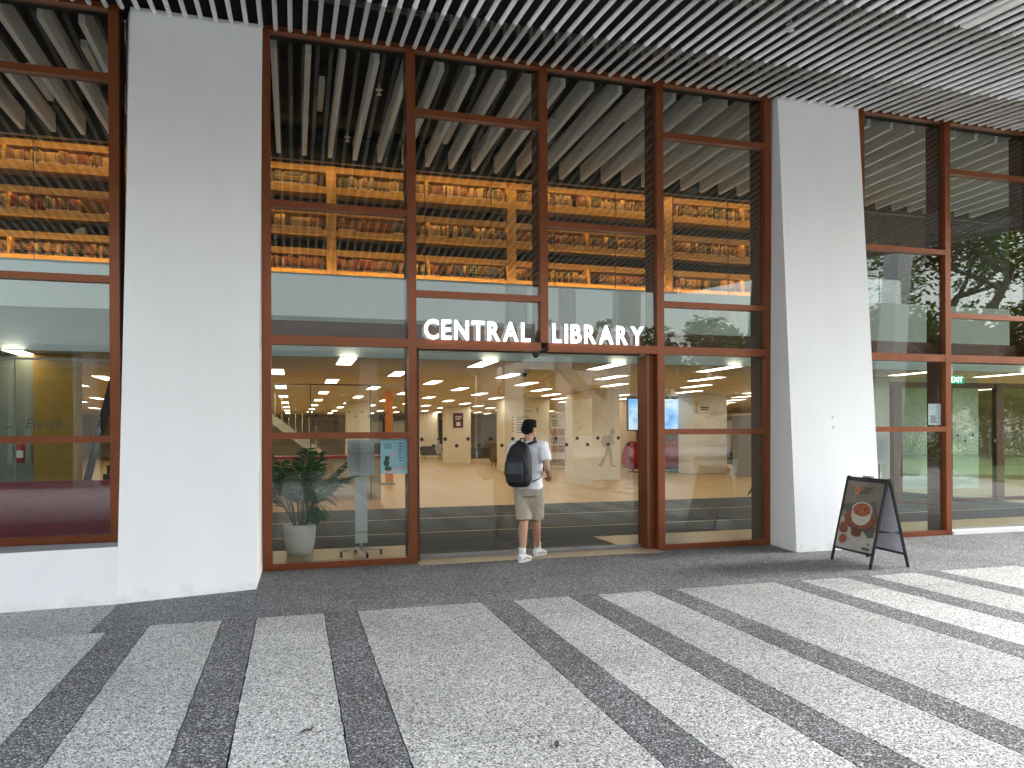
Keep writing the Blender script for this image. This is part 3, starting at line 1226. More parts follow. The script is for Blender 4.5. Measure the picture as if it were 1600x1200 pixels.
# ================================================================== LOBBY CEILING LIGHTS
rowy = 5.65
n = 0
bm = bmesh.new()
addbox(bm, -.15, .15, -.74, .74, -.006, .006)
tm = new_mesh('diffuser', bm, TROFF)
bm = bmesh.new()
for s in (-1, 1):
    addbox(bm, s * .165 - .015, s * .165 + .015, -.77, .77, -.008, .012)
    addbox(bm, -.15, .15, s * .755 - .015, s * .755 + .015, -.008, .012)
tf = new_mesh('frame', bm, WHITE)
ordn = ['nearest', 'second', 'third', 'fourth', 'fifth', 'sixth', 'seventh', 'eighth', 'ninth', 'tenth', 'eleventh', 'twelfth', 'thirteenth', 'fourteenth']
for rrow in range(14):
    off = .97 if rrow % 2 == 0 else 2.33
    for c in range(-4, 9):
        x = off + c * 2.68
        if not -10 < x < 23:
            continue
        # keep those whose place can be seen from the forecourt
        dx_, dy_ = x - CAM.x, rowy - CAM.y
        ang = math.degrees(math.atan2(dx_, dy_))
        if ang < -20 or ang > 54:
            continue
        if any(x0 - .2 < x < x1 + .2 and y0 - .8 < rowy < y1 + .8 for x0, x1, y0, y1 in ((9.36, 10.35, 13.85, 16.3), (8.1, 10.0, 20, 21.2), (7.55, 8.8, 29, 30.2), (14.3, 15.7, 16, 17.2))):
            continue
        t = thing('ceiling_light', (x, rowy, 2.958), 'lit rectangular panel in the lobby ceiling, %s row from the glass front' % ordn[rrow], 'ceiling light', 'panel lights in the lobby ceiling')
        put('diffuser', tm, t, (x, rowy, 2.956))
        put('frame', tf, t, (x, rowy, 2.956))
        n += 1
    rowy += 2.82


def dome(x, y, z, s, label, mat1=WHITE):
    t = thing('dome_camera', (x, y, z), label, 'camera')
    bm = bmesh.new()
    lathe(bm, [(.05 * s, 0), (.06 * s, -.02 * s), (.06 * s, -.045 * s)], 16)
    put('housing', new_mesh('dome', bm, mat1), t, (x, y, z))
    bm = bmesh.new()
    ellipsoid(bm, (0, 0, -.05 * s), (.05 * s, .05 * s, .05 * s))
    put('dome', new_mesh('dome', bm, BLACK), t, (x, y, z))


dome(2.93, -.065, 2.585, .8, 'small black dome camera under the transom between the two sign words', BLACK)
dome(4.9, 6.9, 2.955, 1.6, 'dome camera on the lobby ceiling left of the level sign')
dome(11.1, 6.4, 2.955, 1.6, 'dome camera on the lobby ceiling at the right near the wall')
dome(12.0, .12, 2.585, .8, 'small black dome camera over the far right door', BLACK)
# bracket camera on the gallery front
t = thing('bracket_camera', (8.75, 4.85, 3.9), 'white ball camera on an arm fixed to the gallery front', 'camera')
bm = bmesh.new()
addbox(bm, -.05, .05, .10, .148, -.07, .07)
tube(bm, [(0, .1, 0), (.22, .06, .05), (.36, .0, .03)], .022, 8)
put('arm', new_mesh('arm', bm, WHITE), t, (8.4, 4.85, 4.05))
bm = bmesh.new()
lathe(bm, [(.02, .06), (.10, .03), (.11, -.06), (.10, -.08)], 16)
ellipsoid(bm, (0, 0, -.08), (.095, .095, .095))
put('ball', new_mesh('ball', bm, WHITE), t, (8.80, 4.83, 4.02))

# ================================================================== LOBBY FURNISHINGS
SOFA = M('sofa_grey', (.10, .095, .088), rough=.95, var=.15, scale=12, bump=.2, bscale=200)
SOFAB = M('sofa_brown', (.16, .11, .07), rough=.9, var=.12, scale=10)
REDF = M('red_fabric', (.50, .012, .015), rough=.75, var=.12, scale=6)
DKWOOD = M('dark_leg', (.03, .025, .02), rough=.5)


def sofa(x, y, L, rz, label, mat=SOFA, back=.95):
    t = thing('sofa', (x, y, 0), label, 'sofa', None, rz)
    bm = bmesh.new()
    addbox(bm, -L / 2, L / 2, -.4, .4, .22, .46)
    bmesh.ops.bevel(bm, geom=list(bm.edges), offset=.05, segments=2, affect='EDGES')
    put('seat', new_mesh('seat', bm, mat), t, (0, 0, 0), True)
    bm = bmesh.new()
    addbox(bm, -L / 2, L / 2, .28, .46, .40, back)
    bmesh.ops.bevel(bm, geom=list(bm.edges), offset=.06, segments=2, affect='EDGES')
    put('backrest', new_mesh('back', bm, mat), t, (0, 0, 0), True)
    for sx in (-1, 1):
        for sy in (-1, 1):
            bm = bmesh.new()
            tube(bm, [(sx * (L / 2 - .12), sy * .3, 0), (sx * (L / 2 - .16), sy * .26, .23)], [.02, .03], 8)
            put('leg', new_mesh('leg', bm, DKWOOD), t, (0, 0, 0), True)
    k = max(2, int(L / .7))
    for q in range(k):
        bm = bmesh.new()
        c = -L / 2 + L * (q + .5) / k
        addbox(bm, c - L / k / 2 + .02, c + L / k / 2 - .02, -.36, .26, .45, .52)
        bmesh.ops.bevel(bm, geom=list(bm.edges), offset=.03, segments=2, affect='EDGES')
        put('cushion', new_mesh('cushion', bm, mat), t, (0, 0, 0), True)
    return t


sofa(8.7, 37.5, 2.2, rad(8), 'long low grey sofa far back at the left of the lobby', SOFA, .78)
sofa(9.75, 30.5, 1.9, rad(5), 'grey sofa in the middle distance left of the brown high-back sofa', SOFA, .80)
sofa(9.75, 25.4, 1.6, rad(0), 'brown high-backed sofa in front of the level directory column', SOFAB, 1.08)
sofa(17.2, 19.2, 1.9, rad(-12), 'low grey sofa at right beside the red chairs', SOFA, .72)
sofa(6.9, 41, 2.2, rad(10), 'dark grey sofa furthest left against the lobby end', SOFA, .72)


def eggchair(x, y, rz, label):
    t = thing('egg_chair', (x, y, 0), label, 'chair', 'red chairs in the lobby', rz)
    bm = bmesh.new()
    prof = [(.05, .10), (.34, .16), (.46, .38), (.45, .62), (.40, .85), (.30, 1.06), (.16, 1.20), (.03, 1.24)]
    n = 20
    rings = []
    for r, z in prof:
        rings.append([(r * math.cos(2 * math.pi * k / n), r * .92 * math.sin(2 * math.pi * k / n), z) for k in range(n)])
    vv = [[bm.verts.new(p) for p in rg] for rg in rings]
    for a in range(len(vv) - 1):
        for k in range(n):
            if a >= 2 and 13 <= k <= 16:      # open front
                continue
            f = bm.faces.new((vv[a][k], vv[a][(k + 1) % n], vv[a + 1][(k + 1) % n], vv[a + 1][k]))
            f.smooth = True
    bm.faces.new(vv[0][::-1])
    bmesh.ops.solidify(bm, geom=bm.faces, thickness=.05)
    put('shell', new_mesh('shell', bm, REDF), t, (0, 0, 0), True)
    bm = bmesh.new()
    ellipsoid(bm, (0, -.02, .42), (.34, .32, .09))
    put('seat_cushion', new_mesh('cushion', bm, REDF), t, (0, 0, 0), True)
    bm = bmesh.new()
    lathe(bm, [(.26, 0), (.26, .02), (.05, .04), (.04, .14)], 16)
    put('base', new_mesh('base', bm, DKWOOD), t, (0, 0, 0), True)


eggchair(12.85, 18.2, rad(150), 'red egg-shaped chair just left of the brown door post')
eggchair(14.25, 17.7, rad(170), 'red egg-shaped chair just right of the door post, below the screen')
eggchair(14.95, 18.4, rad(200), 'red egg-shaped chair furthest right, by the white column')

# display screen on a wheeled stand
t = thing('display_screen', (13.6, 17.4, 0), 'large lit blue display on a wheeled stand behind the red chairs', 'screen')
box('bezel', 12.28, 14.92, 17.45, 17.52, 1.62, 3.0 - .09, BLACK, t)
box('screen', 12.33, 14.87, 17.44, 17.448, 1.67, 2.86, screenmat('display_picture', [(.30, (.10, .30, .75)), (.45, (.25, .55, .95)), (.58, (.62, .80, .90)), (.72, (.45, .60, .55))], .2, 1.3), t)
box('stem', 13.5, 13.7, 17.5, 17.58, .12, 1.62, STEELD, t)
box('foot', 12.95, 14.4, 17.3, 17.75, .08, .14, STEELD, t)
for x in (13.0, 14.35):
    bm = bmesh.new()
    tube(bm, [(x - .02, 17.35, .045), (x + .02, 17.35, .045)], .045, 10)
    put('castor', new_mesh('castor', bm, BLACK), t)


def bars(bm, x0, x1, z0, z1, n, y, r, lo=.5, th=.35):
    """rows of unreadable small print"""
    st = (z1 - z0) / n
    for k in range(n):
        z = z1 - (k + .5) * st
        L = (x1 - x0) * r.uniform(lo, 1)
        addbox(bm, x0, x0 + L, y - .001, y, z - st * th / 2, z + st * th / 2)


# directory on the column
t = thing('level_directory', (8.9, 19.99, 2.2), 'dark directory lettering with a level number on a cream column', 'sign')
put('number', textmesh('1', .26, SIGNGREY, .002, .004), t, (9.42, 19.996, 2.42))
put('word', textmesh('Level', .13, SIGNGREY, .001), t, (8.98, 19.996, 2.43))
bm = bmesh.new()
r = random.Random(5)
bars(bm, 8.62, 9.3, 1.55, 2.25, 7, 19.996, r, .5, .34)
for k in range(5):
    addbox(bm, 8.42, 8.48, 19.994, 19.996, 1.62 + .14 * k, 1.67 + .14 * k)
put('listing', new_mesh('listing', bm, SIGNGREY), t)
# purple poster
t = thing('purple_poster', (8.15, 28.98, 2.2), 'purple poster with white print on a cream column', 'poster')
box('sheet', 7.88, 8.40, 28.975, 28.99, 1.86, 2.62, M('purple_print', (.10, .03, .08), rough=.5), t)
bm = bmesh.new()
bars(bm, 7.98, 8.32, 2.25, 2.48, 3, 28.974, random.Random(2), .7, .5)
addbox(bm, 8.04, 8.24, 28.973, 28.974, 1.95, 2.15)
put('print', new_mesh('print', bm, WHITE), t)
# exhibition banner
t = thing('exhibition_banner', (11.1, 22, 0), 'white standing banner with photographs behind the walker', 'banner')
box('panel', 10.72, 11.46, 22.0, 22.02, .42, 2.46, WHITE, t)
r = random.Random(9)
pm = [printmat('photo_%d' % k, [(.3, a), (.5, b), (.7, c)], (1, 1, 1), 14) for k, (a, b, c) in enumerate((((.3, .08, .05), (.5, .3, .2), (.7, .55, .4)), ((.1, .1, .1), (.35, .2, .15), (.6, .5, .45)), ((.08, .1, .14), (.3, .3, .3), (.7, .7, .7)), ((.25, .1, .08), (.5, .35, .3), (.75, .7, .62))))]
for k in range(6):
    cx, rz_ = k % 2, k // 2
    box('photo', 10.76 + .35 * cx, 11.07 + .35 * cx, 21.994, 21.999, 1.44 - .36 * rz_, 1.75 - .36 * rz_, pm[k % 4], t)
bm = bmesh.new()
bars(bm, 10.8, 11.2, 1.85, 2.15, 4, 21.998, r, .6, .4)
put('print', new_mesh('print', bm, SIGNGREY), t)
put('wordmark', textmesh('NUS', .13, SIGNGREY, .001, .003), t, (10.78, 21.997, 2.24))
put('wordmark', textmesh('NUS', .13, M('pale_print', (.5, .5, .5)), .001), t, (11.14, 21.997, 2.24))
box('foot', 10.7, 11.48, 21.85, 22.2, .0, .03, GALV, t)
box('pole', 10.74, 10.77, 22.022, 22.05, .03, 2.4, GALV, t)
# NUS emblem wall panel
t = thing('emblem_panel', (13.2, 20.5, 0), 'cream panel with a small shield and NUS lettering left of the screen', 'sign')
box('panel', 12.6, 14.1, 20.5, 20.55, .0, 2.9, M('warm_panel', (.70, .52, .32), rough=.6), t)
put('wordmark', textmesh('NUS', .22, SIGNGREY, .002, .006), t, (12.80, 20.494, 1.98))
bm = bmesh.new()
hexa(bm, [(12.90, 20.494, 2.42), (13.0, 20.494, 2.34), (13.10, 20.494, 2.42), (13.10, 20.494, 2.60), (12.90, 20.494, 2.60)],
     [(12.90, 20.499, 2.42), (13.0, 20.499, 2.34), (13.10, 20.499, 2.42), (13.10, 20.499, 2.60), (12.90, 20.499, 2.60)])
put('shield', new_mesh('shield', bm, M('shield_orange', (.45, .18, .05))), t)
# walking-figure decal on the near column
bm = bmesh.new()
dl = [0.]


def flat(pts):
    dl[0] -= .0004
    bm.faces.new([bm.verts.new((x, dl[0], z)) for x, z in pts])


def oval(cx, cz, a, b):
    flat([(cx + a * math.cos(q * math.pi / 8), cz + b * math.sin(q * math.pi / 8)) for q in range(16)])


oval(.50, 1.14, .085, .105)                                        # head
flat([(.26, .62), (.44, .62), (.52, .98), (.44, 1.06), (.30, 1.00)])   # trunk, stooping
oval(.22, .82, .13, .20)                                           # rucksack
flat([(.27, .64), (.40, .64), (.30, .32), (.20, .34)])             # rear thigh
flat([(.20, .36), (.29, .36), (.13, .02), (.03, .06)])             # rear shin
flat([(.02, .10), (.12, .02), (.06, -.02), (-.04, .06)])
flat([(.30, .64), (.44, .64), (.48, .34), (.38, .32)])             # front thigh
flat([(.38, .36), (.48, .36), (.50, .03), (.42, .03)])             # front shin
flat([(.42, .04), (.62, .02), (.62, -.02), (.42, -.02)])
flat([(.42, .96), (.50, .94), (.58, .70), (.52, .68)])             # arm
o = put('figure_decal', new_mesh('decal', bm, M('decal_grey', (.50, .47, .39), rough=.7)), None, (9.58, 13.846, .46))
props(o, 'pale grey silhouette of a walking figure on the near cream column', 'decal')
# frosted glass screen in front of the column
t = thing('frosted_screen', (9.6, 12.6, 0), 'translucent white glass screen left of the near column', 'screen panel')
mt, tt, out = nodes('frosted')
tr = N(tt, 'ShaderNodeBsdfTransparent')
df = N(tt, 'ShaderNodeBsdfDiffuse')
df.inputs[0].default_value = (.8, .8, .74, 1)
mx = N(tt, 'ShaderNodeMixShader')
mx.inputs[0].default_value = .35
tt.links.new(tr.outputs[0], mx.inputs[1])
tt.links.new(df.outputs[0], mx.inputs[2])
tt.links.new(mx.outputs[0], out.inputs[0])
box('pane', 7.95, 8.85, 12.6, 12.612, .02, 2.6, mt, t)
# orange floor-to-ceiling banner
t = thing('orange_banner', (2.83, 14.35, 0), 'tall narrow orange banner standing behind the blue poster', 'banner')
box('fabric', 2.71, 2.95, 14.34, 14.355, .06, 2.88, printmat('orange_print', [(.35, (.60, .16, .02)), (.55, (.72, .24, .04)), (.7, (.55, .10, .03))], (1, 1, .4), 3), t)
box('base', 2.55, 3.0, 14.2, 14.5, .0, .06, GALV, t)
box('rod', 2.82, 2.84, 14.357, 14.375, .06, 2.88, GALV, t)

# service desk
t = thing('service_desk', (.4, 9.4, 0), 'timber service counter with red edge behind the plant', 'counter')
box('front', -1.9, 2.0, 9.1, 9.2, .0, 1.0, grain('desk_wood', (.30, .22, .13), (.46, .36, .22), vec=(6, 1, .4)), t)
box('top', -2.0, 2.1, 9.02, 9.8, 1.002, 1.05, M('red_top', (.30, .03, .03), rough=.4), t)
for x in (-1.3, -.2, .9):
    box('panel', x, x + .85, 9.085, 9.098, .12, .9, M('pale_panel', (.48, .44, .34), rough=.5), t)
t = thing('service_partition', (.5, 9.0, 0), 'glass partition lettered SERVICE DESK above the counter', 'partition')
for k, x in enumerate((-3.2, -1.4, .38, 1.75)):
    x1 = (-1.4, .38, 1.75, 2.6)[k]
    box('pane', x + .01, x1 - .01, 8.98, 8.992, 1.3, 2.66, GLASS_IN, t)
    box('edge', x1 - .012, x1 + .012, 8.97, 9.0, .0, 2.7, STEELD, t)
box('top_rail', -3.2, 2.6, 8.97, 9.0, 2.702, 2.73, STEELD, t)
put('lettering', textmesh('SERVICE', .165, SIGNGREY, .002, .004, space=1.05), t, (.44, 8.975, 1.76))
put('lettering', textmesh('DESK', .165, SIGNGREY, .002, .004, space=1.05), t, (.68, 8.975, 1.57))
bm = bmesh.new()
bmesh.ops.create_cone(bm, cap_ends=True, segments=12, radius1=.02, radius2=.02, depth=.002)
bmesh.ops.rotate(bm, verts=bm.verts, matrix=Matrix.Rotation(rad(90), 3, 'X'))
dm = new_mesh('dot', bm, DOT)
for k in range(38):
    put('dot', dm, t, (-3.1 + .15 * k, 8.976, 2.08 if k % 2 else 1.98))
# open stair soffit hanging at the left of the plant bay
t = thing('lobby_stair', (-1.4, 16, 0), 'white stair flight rising behind the service desk', 'stair')
bm = bmesh.new()
hexa(bm, [(-1.9, 15, 2.9), (.6, 15, .9), (.6, 16.2, .9), (-1.9, 16.2, 2.9)], [(-1.6, 15, 2.95), (.85, 15, 1.05), (.85, 16.2, 1.05), (-1.6, 16.2, 2.95)])
put('stringer', new_mesh('stringer', bm, M('stair_white', (.55, .57, .52), rough=.6)), t)
for k in range(9):
    box('tread', -1.65 + .27 * k, -1.36 + .27 * k, 15.02, 16.18, 2.78 - .21 * k, 2.82 - .21 * k, STEELD, t)
for k in range(12):
    box('baluster', -1.55 + .2 * k, -1.53 + .2 * k, 14.96, 14.98, 2.85 - .155 * k, min(2.95, 3.6 - .155 * k) if k > 3 else 2.955, WHITE, t)
# white wall sign at the right-hand column
t = thing('hanging_notice', (14.9, 15.9, 2.2), 'white notice board with small print on the right-hand column', 'notice')
box('board', 14.45, 15.55, 15.95, 15.98, 2.28, 2.70, WHITE, t)
bm = bmesh.new()
bars(bm, 14.55, 15.0, 2.38, 2.52, 2, 15.949, random.Random(4), .7, .6)
put('print', new_mesh('print', bm, SIGNGREY), t)
# grey stone-clad booth at the right
t = thing('grey_booth', (16.6, 14.5, 0), 'speckled grey clad booth behind the right-hand pane', 'booth')
box('wall', 15.3, 17.6, 13.6, 15.0, .0, 2.15, printmat('booth_speckle', [(.35, (.16, .17, .18)), (.5, (.30, .31, .33)), (.65, (.45, .46, .48))], (1, 1, 1), 30), t)
box('cap', 15.28, 17.62, 13.58, 15.02, 2.152, 2.22, WHITE, t)
# far shelves and desks with small readers
for k, (x, y, lbl) in enumerate(((5.4, 46, 'far back at the left of the cream columns'), (7.2, 45, 'far back between the cream columns'), (9.6, 46.5, 'far back behind the poster column'))):
    t = thing('glass_office', (x, y, 0), 'pale glass-fronted office ' + lbl, 'office')
    box('front', x - .8, x + .8, y, y + .02, .9, 2.5, M('office_pale', (.62, .66, .62), rough=.4), t)
    box('base', x - .8, x + .8, y, y + .05, 0, .898, SOFA, t)
    box('frame', x + .802, x + 1.1, y - .02, y + .05, 0, 2.6, BLACK, t)


def reader(x, y, label, shirt):
    t = thing('person', (x, y, .45), label, 'person', None)
    bm = bmesh.new()
    tube(bm, [(0, 0, .0), (0, .02, .25), (0, .02, .48), (0, 0, .56)], [(.17, .12), (.18, .12), (.20, .11), (.07, .07)], 12)
    tube(bm, [(.2, 0, .46), (.26, -.12, .25), (.1, -.3, .26)], [.05, .045, .035], 8)
    tube(bm, [(-.2, 0, .46), (-.26, -.12, .25), (-.1, -.3, .26)], [.05, .045, .035], 8)
    tube(bm, [(.09, 0, .05), (.1, -.4, .06), (.1, -.42, -.38)], [.08, .07, .05], 8)
    tube(bm, [(-.09, 0, .05), (-.1, -.4, .06), (-.1, -.42, -.38)], [.08, .07, .05], 8)
    tube(bm, [(0, 0, .54), (0, -.01, .64)], .05, 8)
    ellipsoid(bm, (0, -.02, .73), (.075, .09, .11))
    put('body', remesh(bm, shirt, .03, 2), t, (0, 0, 0), True)
    bm = bmesh.new()
    ellipsoid(bm, (0, .0, .77), (.09, .105, .095))
    put('hair', new_mesh('hair', bm, BLACK), t, (0, 0, 0), True)
    return t


reader(7.35, 38.6, 'seated reader in a white shirt on the far sofa', WHITE)
reader(7.9, 33.2, 'seated reader in pale grey near the dark opening', M('grey_shirt', (.4, .4, .4)))
for k, (x, lbl) in enumerate(((12.4, 'left'), (13.6, 'middle'), (14.8, 'right'))):
    t = thing('book_display', (x, 26, 0), 'crowded display shelf behind the walker, %s one' % lbl, 'shelf')
    box('case', x - .55, x + .55, 26.2, 26.6, 0, 2.3, printmat('display_mix', [(.3, (.10, .06, .05)), (.42, (.45, .30, .18)), (.52, (.20, .22, .25)), (.62, (.60, .48, .36)), (.75, (.12, .10, .10))], (1, 1, 1), 9), t)
    for z in (.5, 1.0, 1.5, 2.0):
        box('shelf', x - .55, x + .55, 26.0, 26.198, z, z + .04, CREAM, t)
# green exit lamp in the lobby
t = thing('exit_sign', (10.9, 24, 2.45), 'small green exit lamp above the crowded shelves', 'sign')
box('lamp', 10.7, 11.1, 24, 24.05, 2.42, 2.62, emit('exit_green_far', (.10, .55, .36), .4), t)
box('hanger', 10.89, 10.91, 24.01, 24.03, 2.622, 2.968, GALV, t)

# ================================================================== BEHIND THE PLANT-BAY GLASS
POT = M('pot_white', (.78, .79, .76), rough=.5, var=.05)
PL = thing('potted_palm', (.07, 1.12, 0), 'leafy indoor palm in a white pot beside the menu stand', 'plant')
bm = bmesh.new()
lathe(bm, [(.135, 0), (.16, .01), (.19, .15), (.205, .33), (.205, .395), (.188, .395), (.18, .34), (.0, .34)], 28)
pot = put('pot', new_mesh('pot', bm, POT), PL, (0, 0, 0), True)
bm = bmesh.new()
lathe(bm, [(.0, .345), (.178, .35), (.17, .36), (.0, .365)], 20)
put('soil', new_mesh('soil', bm, M('soil', (.03, .022, .015), rough=1)), pot, (0, 0, 0), True)
r = random.Random(11)
STEM = M('palm_stem', (.10, .13, .04), rough=.6)


def frond(bmS, bmL, base, az, lean, L, nl, ll, wl):
    """arching rachis with paired leaflets"""
    p = Vector(base)
    d = Vector((math.cos(az) * lean, math.sin(az) * lean, 1)).normalized()
    pts = [p.copy()]
    seg = 12
    for k in range(seg):
        d = (d + Vector((math.cos(az), math.sin(az), -.55)) * (.055 + .012 * k) * lean * 1.6).normalized()
        p = p + d * (L / seg)
        pts.append(p.copy())
    tube(bmS, pts, [.009 * (1 - .75 * k / seg) for k in range(seg + 1)], 6)
    side = Vector((-math.sin(az), math.cos(az), 0))
    for q in range(nl):
        u = .40 + .6 * q / (nl - 1)
        k = min(seg - 1, int(u * seg))
        c = pts[k].lerp(pts[k + 1], u * seg - k)
        t = (pts[k + 1] - pts[k]).normalized()
        Lq = ll * (1 - .55 * abs(u - .62) / .4) * r.uniform(.85, 1.1)
        for s in (-1, 1):
            dr = (t * .75 + side * s * .8 + Vector((0, 0, -.12 + r.uniform(-.15, .15)))).normalized()
            wv = t.cross(dr).normalized()
            wv = dr.cross(wv).normalized() * wl
            a = c
            m1 = c + dr * Lq * .5 + Vector((0, 0, -.01))
            e = c + dr * Lq + Vector((0, 0, -.25 * Lq))
            v = [bmL.verts.new(x) for x in (a, m1 + wv, e, m1 - wv)]
            bmL.faces.new(v)


def broadleaf(bmS, bmL, base, az, hgt, reach, size):
    p0 = Vector(base)
    p1 = p0 + Vector((math.cos(az) * reach * .5, math.sin(az) * reach * .5, hgt))
    p2 = p0 + Vector((math.cos(az) * reach, math.sin(az) * reach, hgt * .95))
    tube(bmS, [p0, p1, p2], [.008, .007, .005], 6)
    d = Vector((math.cos(az), math.sin(az), -.75)).normalized()
    side = Vector((-math.sin(az), math.cos(az), 0))
    outl = []
    for k in range(9):
        u = k / 8
        wv = math.sin(math.pi * min(1, u * 1.05)) ** .7 * .42 * (1 - .25 * u)
        outl.append((u, wv))
    mid = [bmL.verts.new(p2 + d * size * u + Vector((0, 0, -.15 * size * u * u))) for u, _ in outl]
    for s in (-1, 1):
        ed = []
        for k, (u, wv) in enumerate(outl):
            nib = .72 if k % 2 else 1
            ed.append(bmL.verts.new(p2 + d * size * u + side * s * wv * size * nib + Vector((0, 0, -.15 * size * u * u + .10 * wv * size))))
        for k in range(8):
            f = (mid[k], ed[k], ed[k + 1], mid[k + 1])
            bmL.faces.new(f if s < 0 else f[::-1])


bs, bl = bmesh.new(), bmesh.new()
for k in range(24):
    az = 2 * math.pi * k / 24 + r.uniform(-.2, .2)
    frond(bs, bl, (.07 * math.cos(az), .07 * math.sin(az), .36), az, r.uniform(.12, .42), r.uniform(.7, 1.15), 19, r.uniform(.22, .30), .017)
for k in range(13):
    az = r.uniform(-1.5, 1.0)
    broadleaf(bs, bl, (.08, -.03, .36), az, r.uniform(.2, .66), r.uniform(.12, .34), r.uniform(.17, .26))
put('stems', new_mesh('stems', bs, STEM), PL, (0, 0, 0), True)
put('leaves', new_mesh('leaves', bl, LEAF3), PL, (0, 0, 0), True)
# second plant peeping at the right end
P2 = thing('potted_monstera', (7.02, .92, 0), 'dark split-leaf plant peeping from behind the right pillar', 'plant')
bm = bmesh.new()
lathe(bm, [(.13, 0), (.19, .3), (.2, .38), (.18, .38), (.0, .34)], 20)
put('pot', new_mesh('pot', bm, POT), P2, (0, 0, 0), True)
bs, bl = bmesh.new(), bmesh.new()
for k in range(11):
    az = 2 * math.pi * k / 11 + r.uniform(-.3, .3)
    broadleaf(bs, bl, (0, 0, .34), az, r.uniform(.25, .6), r.uniform(.12, .26), r.uniform(.2, .28))
put('stems', new_mesh('stems', bs, STEM), P2, (0, 0, 0), True)
put('leaves', new_mesh('leaves', bl, LEAF3), P2, (0, 0, 0), True)


def notice_stand(x, y, label, strip=True):
    t = thing('notice_stand', (x, y, 0), label, 'notice stand')
    ALU = M('aluminium', (.55, .57, .57), rough=.35, metal=.6)
    bm = bmesh.new()
    for a, b, c, d in ((-.17, .17, 1.03, 1.045), (-.17, .17, 1.475, 1.49), (-.17, -.152, 1.045, 1.475), (.152, .17, 1.045, 1.475)):
        addbox(bm, a, b, -.012, .012, c, d)
    put('frame', new_mesh('frame', bm, ALU), t, (0, 0, 0), True)
    sh = put('sheet', boxmesh(.304, .008, .43, M('notice_sheet', (.50, .56, .57), rough=.5)), t, (0, 0, 1.26), True)
    bm = bmesh.new()
    rr = random.Random(8)
    for k in range(17):
        L = rr.uniform(.08, .23)
        z = 1.44 - k * .022
        addbox(bm, -L / 2, L / 2, -.0055, -.0045, z, z + .007)
    put('print', new_mesh('print', bm, M('faint_print', (.26, .29, .30), rough=.6)), sh, (0, 0, -1.26), True)
    bm = bmesh.new()
    tube(bm, [(0, .01, .08), (0, .01, 1.03)], .018, 10)
    put('pole', new_mesh('pole', bm, ALU), t, (0, 0, 0), True)
    if strip:
        put('pole_panel', boxmesh(.155, .02, .84, M('panel_pale', (.60, .63, .60), rough=.5)), t, (0, -.012, .58), True)
        put('number_strip', boxmesh(.155, .003, .03, M('strip_green', (.35, .42, .36), rough=.5)), t, (0, -.024, .30), True)
    for k in range(4):
        a = k * math.pi / 2 + .2
        bm = bmesh.new()
        tube(bm, [(0, 0, .09), (.26 * math.cos(a), .26 * math.sin(a), .065)], [(.02, .014), (.016, .012)], 8)
        lg = put('leg', new_mesh('leg', bm, ALU), t, (0, 0, 0), True)
        bm = bmesh.new()
        cx_, cy2 = .26 * math.cos(a), .26 * math.sin(a)
        tube(bm, [(cx_ - .014, cy2, .032), (cx_ + .014, cy2, .032)], .032, 12)
        put('castor', new_mesh('castor', bm, BLACK), lg, (0, 0, 0), True)
    return t


notice_stand(.83, .78, 'silver notice stand on castors beside the potted palm')
notice_stand(9.08, .95, 'silver notice stand behind the pane right of the right pillar', False)

# blue poster on the inside of the pane
t = thing('blue_poster', (1.15, .05, 1.1), 'pale blue poster stuck inside the pane beside the notice stand', 'poster')
box('sheet', 1.0, 1.325, .040, .044, 1.08, 1.50, printmat('poster_blue', [(.35, (.30, .55, .66)), (.6, (.40, .66, .74)), (.75, (.55, .76, .80))], (1, 1, 1), 3), t)
bm = bmesh.new()
bars(bm, 1.04, 1.16, 1.38, 1.45, 3, .0395, random.Random(3), .6, .4)
bars(bm, 1.22, 1.27, 1.22, 1.46, 7, .0395, random.Random(6), .4, .35)
put('print', new_mesh('print', bm, SIGNGREY), t)
bm = bmesh.new()
for cx_, cz_, a, b in ((1.08, 1.27, .030, .030), (1.07, 1.21, .036, .045), (1.09, 1.14, .045, .03)):
    vs2 = [bm.verts.new((cx_ + a * math.cos(q * math.pi / 6), .0392, cz_ + b * math.sin(q * math.pi / 6))) for q in range(12)]
    bm.faces.new(vs2)
put('green_shapes', new_mesh('shapes', bm, M('poster_green', (.03, .10, .05))), t)
bm = bmesh.new()
for cx_, cz_, a, b in ((1.155, 1.315, .035, .035), (1.12, 1.105, .1, .018), (1.23, 1.14, .07, .02)):
    vs2 = [bm.verts.new((cx_ + a * math.cos(q * math.pi / 6), .0394, cz_ + b * math.sin(q * math.pi / 6))) for q in range(12)]
    bm.faces.new(vs2)
put('pale_shapes', new_mesh('shapes', bm, M('poster_pink', (.70, .52, .55))), t)
t = thing('white_poster', (9.26, .05, 1.65), 'small white and blue notice inside the pane left of the far door', 'poster')
box('sheet', 9.14, 9.375, .040, .044, 1.65, 1.97, printmat('poster_pale', [(.35, (.55, .68, .74)), (.6, (.75, .80, .82)), (.75, (.66, .76, .8))], (1, 1, 1), 4), t)
bm = bmesh.new()
bars(bm, 9.17, 9.33, 1.68, 1.80, 4, .0395, random.Random(3), .5, .45)
put('print', new_mesh('print', bm, SIGNGREY), t)

